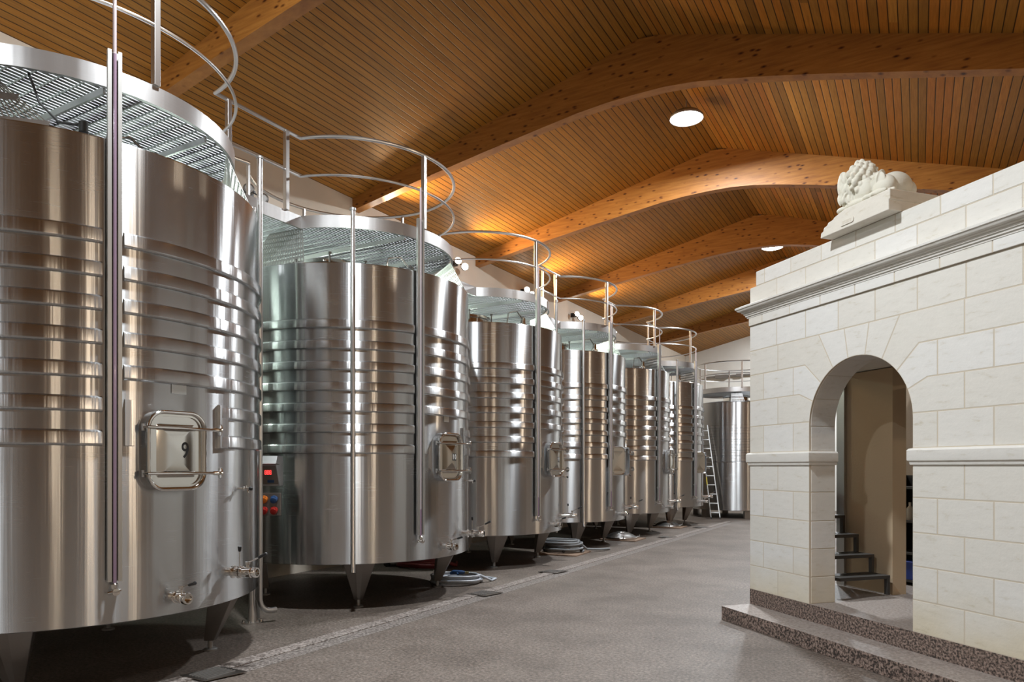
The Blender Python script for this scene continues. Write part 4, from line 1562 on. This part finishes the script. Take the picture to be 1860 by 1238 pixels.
for i in range(5):
    z0, z1 = up[i], up[i + 1]
    if i == 4:
        x = 0; xs = [0]
        x = .27 * H
        while x < XE: xs.append(x); x += .2615 * H
        xs.append(XE)
        for a, b in zip(xs, xs[1:]): block([(a, z0), (b, z0), (b, z1), (a, z1)])
        continue
    off = BW / 2 if i % 2 == 0 else 0
    for side in (0, 1):
        # limit lines against the arch / voussoirs
        if side == 0:
            xs = [0.0]
            x = BW - off
            lim = {0: AX0, 1: AX0 - .0, 2: AX0 - .06, 3: AX0 + .02}[i]
            while x < lim - .16: xs.append(x); x += BW
            xs.append(lim)
        else:
            lim = {0: AX1, 1: AX1 + .0, 2: AX1 + .06, 3: AX1 - .02}[i]
            xs = []
            x = AX1 + BW - off
            while x < lim + .16: x += BW
            while x < XE: xs.append(x); x += BW
            xs = [lim] + xs + [XE]
        for a, b in zip(xs, xs[1:]):
            poly = [(a, z0), (b, z0), (b, z1), (a, z1)]
            at_arch = (side == 0 and b == lim) or (side == 1 and a == lim)
            if at_arch and i > 0:
                # extend to the arch and cut by circle and the voussoir joint above
                ang = {1: 23.5, 2: 42.5, 3: 61.5}[i]
                sx = -1 if side == 0 else 1
                aa = radians(ang)
                lo_a = radians({1: 4, 2: 23.5, 3: 42.5}[i])
                # key polygon: from outer edge in to the arch soffit
                ox = a if side == 0 else b
                rr = AR
                arc = []
                for q in range(9):
                    t_ = lo_a + (aa - lo_a) * q / 8
                    arc.append((ACX + sx * rr * cos(t_), ZSP + rr * sin(t_)))
                tx = ACX + sx * (rr + .0) * cos(aa); tz = ZSP + rr * sin(aa)
                # point on the upper radial joint at the course top
                jt = (z1 - ZSP) / sin(aa); jx = ACX + sx * jt * cos(aa)
                bot_t = None
                if i == 1:
                    low_pts = []; st_a = math.degrees(math.asin((z0 - ZSP) / AR))
                    arc = [(ACX + sx * rr * cos(radians(st_a + (ang - st_a) * q / 8)), ZSP + rr * sin(radians(st_a + (ang - st_a) * q / 8))) for q in range(9)]
                    top_pts = [(jx, z1)] if abs(jx - ACX) > abs(tx - ACX) else []
                    pl = [(ox, z0)] + low_pts + arc + top_pts + [(ox, z1)]
                else:
                    jb = (z0 - ZSP) / sin(lo_a); jbx = ACX + sx * jb * cos(lo_a)
                    pl = [(ox, z0)] + [(jbx, z0)] + arc + [(jx, z1), (ox, z1)]
                # split wide ones into a plain stone and a shaped one
                clean = []
                for p_ in pl:
                    if not clean or (abs(p_[0] - clean[-1][0]) + abs(p_[1] - clean[-1][1])) > .004: clean.append(p_)
                block(clean)
            else:
                block(poly)
# crown voussoirs (between 79 and 101 degrees and the two beside are the shaped stones)
for v0 in (61.5, 80.5, 99.5):
    v1 = v0 + 19
    arc = [(ACX + AR * cos(radians(v0 + 19 * q / 6)), ZSP + AR * sin(radians(v0 + 19 * q / 6))) for q in range(7)]
    j0 = (VTOP - ZSP) / sin(radians(v0)); j1 = (VTOP - ZSP) / sin(radians(v1))
    block([(ACX + j0 * cos(radians(v0)), VTOP)] + arc + [(ACX + j1 * cos(radians(v1)), VTOP)])
# frieze row behind the cornice and jamb linings (reveal)
x = 0; xs = [0]
x = .14 * H
while x < XE: xs.append(x); x += .262 * H
xs.append(XE)
for a, b in zip(xs, xs[1:]): block([(a, up[5]), (b, up[5]), (b, H * 1.99), (a, H * 1.99)], -.018, .02)
m = MB(); m.box(((XE + .004) / 2, .0, (up[5] + H * 1.985) / 2), (XE - .012, .034, H * 1.985 - up[5] - .01)); m.build('frieze_mortar', M_MORTAR, pav, smooth=False)
for a, b in zip(xs, xs[1:]): block([(a, H * 1.99), (b, H * 1.99), (b, ZTOP), (a, ZTOP)], 0, .02)
# reveal stones, left jamb and right jamb
for i in range(len(low) - 1):
    z0, z1 = low[i], low[i + 1]
    for xj, s in ((AX0, -1), (AX1, 1)):
        Mj = Matrix.Translation((xj, 0, 0)) @ Matrix.Rotation(pi / 2, 4, 'Z')
        ya, yb = (-.0, .012) if s < 0 else (-.012, 0)
        block([(0.021, z0), (WT, z0), (WT, z1), (.021, z1)], ya, yb, Mj)
for i in range(1):
    for xj, s in ((AX0, -1), (AX1, 1)):
        Mj = Matrix.Translation((xj, 0, 0)) @ Matrix.Rotation(pi / 2, 4, 'Z')
        ya, yb = (-.0, .012) if s < 0 else (-.012, 0)
        block([(0.021, zb1), (WT, zb1), (WT, ZSP), (.021, ZSP)], ya, yb, Mj)
# left end return stones
Me = Matrix.Translation((0, 0, 0)) @ Matrix.Rotation(pi / 2, 4, 'Z')
for z0, z1 in list(zip(low, low[1:])) + list(zip(up, up[1:])):
    block([(.021, z0), (WT, z0), (WT, z1), (.021, z1)], -.012, 0, Me)
# vault stones of the intrados
for q in range(7):
    a0 = pi * q / 7; a1 = pi * (q + 1) / 7
    pl = []
    for r_ in (AR, AR + .012):
        rng = range(7) if r_ == AR else range(6, -1, -1)
        for k in rng:
            a = a0 + (a1 - a0) * k / 6 + (.004 if k == 0 else (-.004 if k == 6 else 0))
            pl.append((ACX + r_ * cos(a), ZSP + r_ * sin(a)))
    nf = len(blocks.bm.faces)
    blocks.prism(pl, .021, WT, Rx)
    blocks.bm.faces.ensure_lookup_table(); v = random.random()
    for f in blocks.bm.faces[nf:]:
        for l in f.loops: l[tint] = (v, v, v, 1)
blocks.build('ashlar_blocks', M_STONE, pav, smooth=False, bevel=.002, bseg=1)

# raised archivolt fillet round the opening is flush; impost band wraps wall and jambs
def tinted(m, M_=None):
    lay = m.bm.loops.layers.color.new('tint')
    return lay


def profile_run(m, prof, x0, x1, ends=(0, 0)):
    """prof list of (out, z); sweep along x at wall face, closing back at y=+.02"""
    A = [m.bm.verts.new((x0 - ends[0] * o, -o, z)) for o, z in prof]
    B = [m.bm.verts.new((x1 + ends[1] * o, -o, z)) for o, z in prof]
    for i in range(len(prof) - 1): m.face((A[i], B[i], B[i + 1], A[i + 1]))
    return A, B


def moulding(name, prof, runs, wrap_left, mat=M_STONE):
    m = MB()
    for x0, x1, e0, e1 in runs:
        A, B = profile_run(m, prof, x0, x1, (e0, e1))
        # returns: run back along the wall thickness
        for V, e, sx in ((A, e0, -1), (B, e1, 1)):
            if e:
                Cc = [m.bm.verts.new((v.co.x, WT + .01, v.co.z)) for v in V]
                for i in range(len(V) - 1):
                    m.face((V[i + 1], Cc[i + 1], Cc[i], V[i]) if sx < 0 else (V[i], Cc[i], Cc[i + 1], V[i + 1]))
            else:
                m.face(V if sx < 0 else V[::-1])
    lay = m.bm.loops.layers.color.new('tint')
    for f in m.bm.faces:
        for l in f.loops: l[lay] = (.6, .6, .6, 1)
    return m.build(name, mat, pav, ang=25)


ip = [(-.01, zb0 - .012), (.012, zb0 - .012), (.016, zb0), (.016, zb0 + .012), (.028, zb0 + .022), (.030, zb0 + .03), (.030, zb1 - .02), (.02, zb1 - .006), (-.01, zb1)]
moulding('impost_band', ip, [(0, AX0, 1, 1), (AX1, XE, 1, 0)], True)
cp = [(-.01, H * 1.986), (.022, H * 1.987), (.024, H * 1.997), (.034, H * 1.998), (.037, H * 2.009), (.047, H * 2.010), (.050, H * 2.021), (.064, H * 2.022), (.066, H * 2.030),
      (.078, H * 2.031), (.092, H * 2.035), (.101, H * 2.042), (.104, H * 2.048), (.113, H * 2.049), (.114, H * 2.060), (.10, H * 2.064), (.05, H * 2.076), (-.01, H * 2.085)]
moulding('cornice', cp, [(0, XE, 1, 0)], True)
# joints in the cornice
m = MB()
for x in xs[1:-1]:
    m.box((x, -.058, H * 2.037), (.004, .116, H * .094))
# parapet courses
pp = MB()
blocks = MB(); tint = blocks.bm.loops.layers.color.new('tint')
xa = [0, .27 * H]; x = .53 * H
while x < XE: xa.append(x); x += .2615 * H
xa.append(XE)
for a, b in zip(xa, xa[1:]): block([(a, H * 2.08), (b, H * 2.08), (b, H * 2.187), (a, H * 2.187)], 0, WT)
xb_ = [.062 * H, .15 * H, .40 * H]; x = .66 * H
while x < XE: xb_.append(x); x += .2615 * H
xb_.append(XE)
for a, b in zip(xb_, xb_[1:]): block([(a, H * 2.187), (b, H * 2.187), (b, H * 2.283), (a, H * 2.283)], 0, WT)
blocks.build('parapet', M_STONE, pav, smooth=False, bevel=.003, bseg=1)
m.bm.free()
m_ = MB(); m_.box(((XE + .01) / 2, WT / 2 + .001, H * 2.1335), (XE - .01, WT - .004, H * .105)); m_.box(((XE + .066 * H) / 2, WT / 2 + .001, H * 2.234), (XE - .066 * H - .005, WT - .004, H * .095))
m_.build('parapet_mortar', M_MORTAR, pav, smooth=False)
# granite plinth and threshold floor, outer step
m = MB()
m.box((XE / 2, 1.3, (.0883 * H + Z0) / 2), (XE, 2.6, Z0 - .0883 * H)); m.box((XE / 2, 1.3, .0883 * H / 2), (XE, 2.6, .0883 * H))
pl = m.build('granite_plinth', [M_GRAN, M_GRTOP], pav, smooth=False)
for f in pl.data.polygons:
    if f.normal.z > .9: f.material_index = 1
m = MB(); m.box((XE / 2 + .02, -.1875, .0883 * H / 2), (XE, .375, .0883 * H))
st = m.build('granite_step', [M_GRAN, M_GRTOP], pav, smooth=False, bevel=.004)
for f in st.data.polygons:
    if f.normal.z > .9: f.material_index = 1
# inner partition, lintel slab
m = MB(); m.box(((.0877 + .478) / 2 * H, .712 * H + .09, (Z0 + H * 1.63) / 2), (.39 * H, .18, H * 1.63 - Z0))
m.build('partition_wall', M_PLB, pav, smooth=False)
m = MB(); m.box((XE / 2 - .1, 1.35, H * 1.66), (XE - .2, 1.9, .08)); m.build('ceiling_slab', M_PLE, pav, smooth=False)
# wall behind, right of the partition
m = MB(); m.box((XE * .5 - .5, 2.45, (Z0 + H * 1.63) / 2), (XE + 1.0, .1, H * 1.63 - Z0)); m.build('rear_wall', mat_plaster('brown_render', (0.30, 0.235, 0.17)), pav, smooth=False)


def pav_pt(x, y, z=0):
    c, s = cos(PA), sin(PA)
    return Vector((PAV['loc'][0] + x * c - y * s, PAV['loc'][1] + x * s + y * c, z))


# steel stair behind the arch
t = thing('steel_stair', 'dark steel open stair seen through the stone arch', 'stair', pav_pt(0, 0, Z0), PA)
steps = [(.506, .132 + .8126 - .8126), (.38, 0), (.2507, 0), (.13, 0), (.005, 0), (-.12, 0)]
for i, (tx, _) in enumerate(steps):
    zt_ = H * (.132 + .118 * i)
    m = MB()
    m.box((tx * H - .14, (.668 + .28) / 2 * H, zt_ - .02), (.27, .388 * H, .035))
    tr = m.build('tread', M_DARKST, t, smooth=False, bevel=.004)
    m = MB()
    h_ = min(.17, zt_ - .03)
    m.box((tx * H - .025, .655 * H, zt_ - .035 - h_ / 2), (.045, .03, h_))
    m.build('bracket', M_DARKST, tr, smooth=False)
m = MB(); m.box((.064 * H, .70 * H - .012, 1.17), (.115, .03, 2.34)); m.build('stringer_post', M_CHAN, t, smooth=False)

# shelf with oddments at the right behind the arch
t = thing('storage_shelf', 'dark shelving unit just inside the right side of the arch', 'shelf', pav_pt(.17 * H, 1.2 * H, Z0), PA)
m = MB()
for x in (-.22, .6): m.box((x, .0, .62), (.03, .3, 1.24))
m.build('side_panel', M_DARKST, t, smooth=False)
for z in (.05, .36, .72, 1.1):
    m = MB(); m.box((.19, 0, z), (.8, .3, .025)); m.build('shelf_board', M_DARKST, t, smooth=False)
m = MB(); m.box((.19, .145, .62), (.8, .01, 1.24)); m.build('back_panel', M_DARK, t, smooth=False)
for k, (x, z, hh, mt, lb, nm, cat) in enumerate(((-.1, .7325, .2, M_WHITE, 'white bottle on the middle shelf inside the arch', 'bottle', 'bottle'),
                                   (.02, .7325, .17, M_LION, 'cream bottle beside the white bottle on the shelf inside the arch', 'bottle', 'bottle'))):
    p = pav_pt(.17 * H + x + .12, 1.2 * H - .05, Z0 + z)
    m = MB(); m.lathe([(0, 0), (.035, 0), (.036, .01), (.036, hh * .65), (.014, hh * .8), (.014, hh), (0, hh)], seg=18)
    o = m.build(nm, mt); o.location = p; tag(o, lb, cat)
p = pav_pt(.17 * H + .1, 1.2 * H - .02, Z0 + .0625)
m = MB(); m.box((0, 0, .1), (.34, .24, .2)); m.box((0, 0, .2), (.36, .26, .02))
o = m.build('crate', simple('blue_crate', (.02, .05, .3), .4), smooth=False, bevel=.006); o.location = p; o.rotation_euler = (0, 0, PA)
tag(o, 'blue plastic crate on the bottom shelf inside the arch', 'crate')

# ------------------------------------------------------------------ lion statue on the parapet
LX0, LX1 = .746 * H, 1.221 * H
t = thing('lion_statue', 'carved limestone sleeping lion on a stone plinth atop the parapet', 'statue', pav_pt(LX0, 0, H * 2.283), PA)
LW = LX1 - LX0
m = MB()
prof = [(0, 0), (LW, 0), (LW, .085), (LW + .012, .086), (LW + .012, .172), (.30, .172), (.235, .155), (.17, .138), (.16, .125), (.10, .115), (.085, .095), (.045, .085), (.035, .055), (.008, .045)]
m.prism(prof, -.132, .40, Rx)
m.build('plinth', M_PLINTH, t, smooth=False, bevel=.006)
m = MB()
pts = rrect(.16, .05, .024, 5)
m.prism([(p[0] + .33, p[1] + .052) for p in pts], -.140, -.128, Rx)
plq = m.build('plaque', M_PLINTH, t, smooth=False)
m = MB()
for q, (sl, hh) in enumerate(((0, .028), (.2, .026), (-.2, .028), (.15, .025), (-.1, .028), (.1, .026))):
    for e in (-.006, .006):
        m.bar((.285 + q * .019 + e * (1 - (q % 2) * .5) - sl * .01, -.1402, .052 - hh / 2), (.285 + q * .019 + e + sl * .01, -.1402, .052 + hh / 2), .0025, .0015, up=(0, 1, 0))
m.build('worn_lettering', M_MORTAR, plq, smooth=False)
# body, grown from overlapping forms and remeshed into one skin
m = MB()
Y0 = .0
def blob(x, y, z, sx, sy, sz, rz=0, ry=0):
    Rm = Matrix.Rotation(rz, 3, 'Z') @ Matrix.Rotation(ry, 3, 'Y')
    m.ball((x, y, z), 1.0, sx, sy, sz, 32 if sx > .06 else 16, Rm)
b0 = .172
blob(.50, .12, b0 + .10, .19, .14, .11)              # trunk
blob(.61, .12, b0 + .115, .11, .15, .12)             # haunch
blob(.61, .0, b0 + .095, .105, .08, .10)            # near thigh
blob(.60, -.085, b0 + .03, .12, .03, .03)            # near hind foot
blob(.52, -.10, b0 + .025, .045, .028, .025)
blob(.60, .24, b0 + .09, .09, .08, .09)
blob(.46, .06, b0 + .16, .12, .12, .12)                # shoulder
blob(.44, -.05, b0 + .11, .09, .055, .12, 0, .35)      # near shoulder blade
blob(.36, -.075, b0 + .03, .14, .035, .032)            # near foreleg
blob(.22, -.08, b0 + .02, .06, .04, .028)              # near paw
blob(.34, .10, b0 + .03, .14, .035, .032)
blob(.20, .10, b0 + .02, .055, .038, .026)
blob(.33, .01, b0 + .20, .12, .13, .16, 0, -.25)       # neck / mane mass
blob(.36, .01, b0 + .31, .10, .115, .095)              # crown of mane
blob(.27, .0, b0 + .13, .085, .11, .12)
blob(.25, -.0, b0 + .225, .085, .10, .115, 0, .3)   # head
blob(.245, .0, b0 + .30, .07, .085, .06)
blob(.23, .0, b0 + .12, .065, .09, .10)
blob(.235, .0, b0 + .235, .05, .115, .125)
for s in (-1, 1):
    blob(.245, s * .10, b0 + .235, .06, .03, .12)
blob(.185, -.008, b0 + .15, .06, .052, .055, 0, .7)    # muzzle
blob(.165, -.008, b0 + .13, .03, .035, .025)
blob(.215, -.01, b0 + .10, .05, .045, .05)             # chin beard
for s in (-1, 1):
    blob(.215, s * .048 - .005, b0 + .245, .022, .018, .018)  # brow
    blob(.30, s * .09, b0 + .30, .022, .02, .028)      # ear
# mane: heavy curls on crown and nape, long strands round the face
rl = random.Random(11)
ga_ = 2.39996
for k in range(120):
    f = (k + .5) / 120
    dz = 1 - 2 * f
    rr_ = sqrt(1 - dz * dz)
    dx, dy = rr_ * cos(k * ga_), rr_ * sin(k * ga_)
    if dx < -.05 or dz < -.45: continue
    px, py, pz = .345 + .135 * dx, .005 + .14 * dy, b0 + .215 + .185 * dz
    q = rl.uniform(.023, .03)
    blob(px, py, pz, q, q, q * 1.35, rl.uniform(0, 3), rl.uniform(-.6, .6))
    blob(px + .018 * dx, py + .018 * dy, pz + .018 * dz, q * .5, q * .5, q * .6)
for k in range(13):
    for s in (-1, 1):
        a = k / 12
        x0 = .20 + .19 * a
        for j in range(3):
            zc = b0 + .285 - .085 * j - .04 * a * (j > 0) + .012 * sin(k * 2.1 + j)
            if zc < b0 + .04: continue
            yy = s * (.068 + .055 * sin(pi * min(1, a + .15))) + .005
            blob(x0 + .012 * sin(j * 2 + k), yy, zc, .0115, .018, .05, 0, .35 * sin(j * 1.7 + k))
for k in range(9):
    a = -1 + 2 * k / 8
    blob(.245 + .03 * abs(a), .075 * a, b0 + .335 - .03 * a * a, .016, .014, .034, 0, -.5)
# hollows of rib and haunch are suggested by raised folds
for k in range(5):
    blob(.50 + .028 * k, .0 - .01 * k, b0 + .12 + .012 * k, .012, .05, .07, 0, .25)
blob(.60, -.055, b0 + .15, .075, .02, .07, 0, .5)
# tail round the haunch
for k in range(12):
    a = k / 11
    blob(.74 - .14 * a, -.04 - .07 * a, b0 + .025, .022, .018, .018)
lo = m.build('body', M_LION, t)
rm = lo.modifiers.new('remesh', 'REMESH'); rm.mode = 'VOXEL'; rm.voxel_size = .0048; rm.use_smooth_shade = True
sm = lo.modifiers.new('smooth', 'SMOOTH'); sm.factor = .5; sm.iterations = 1
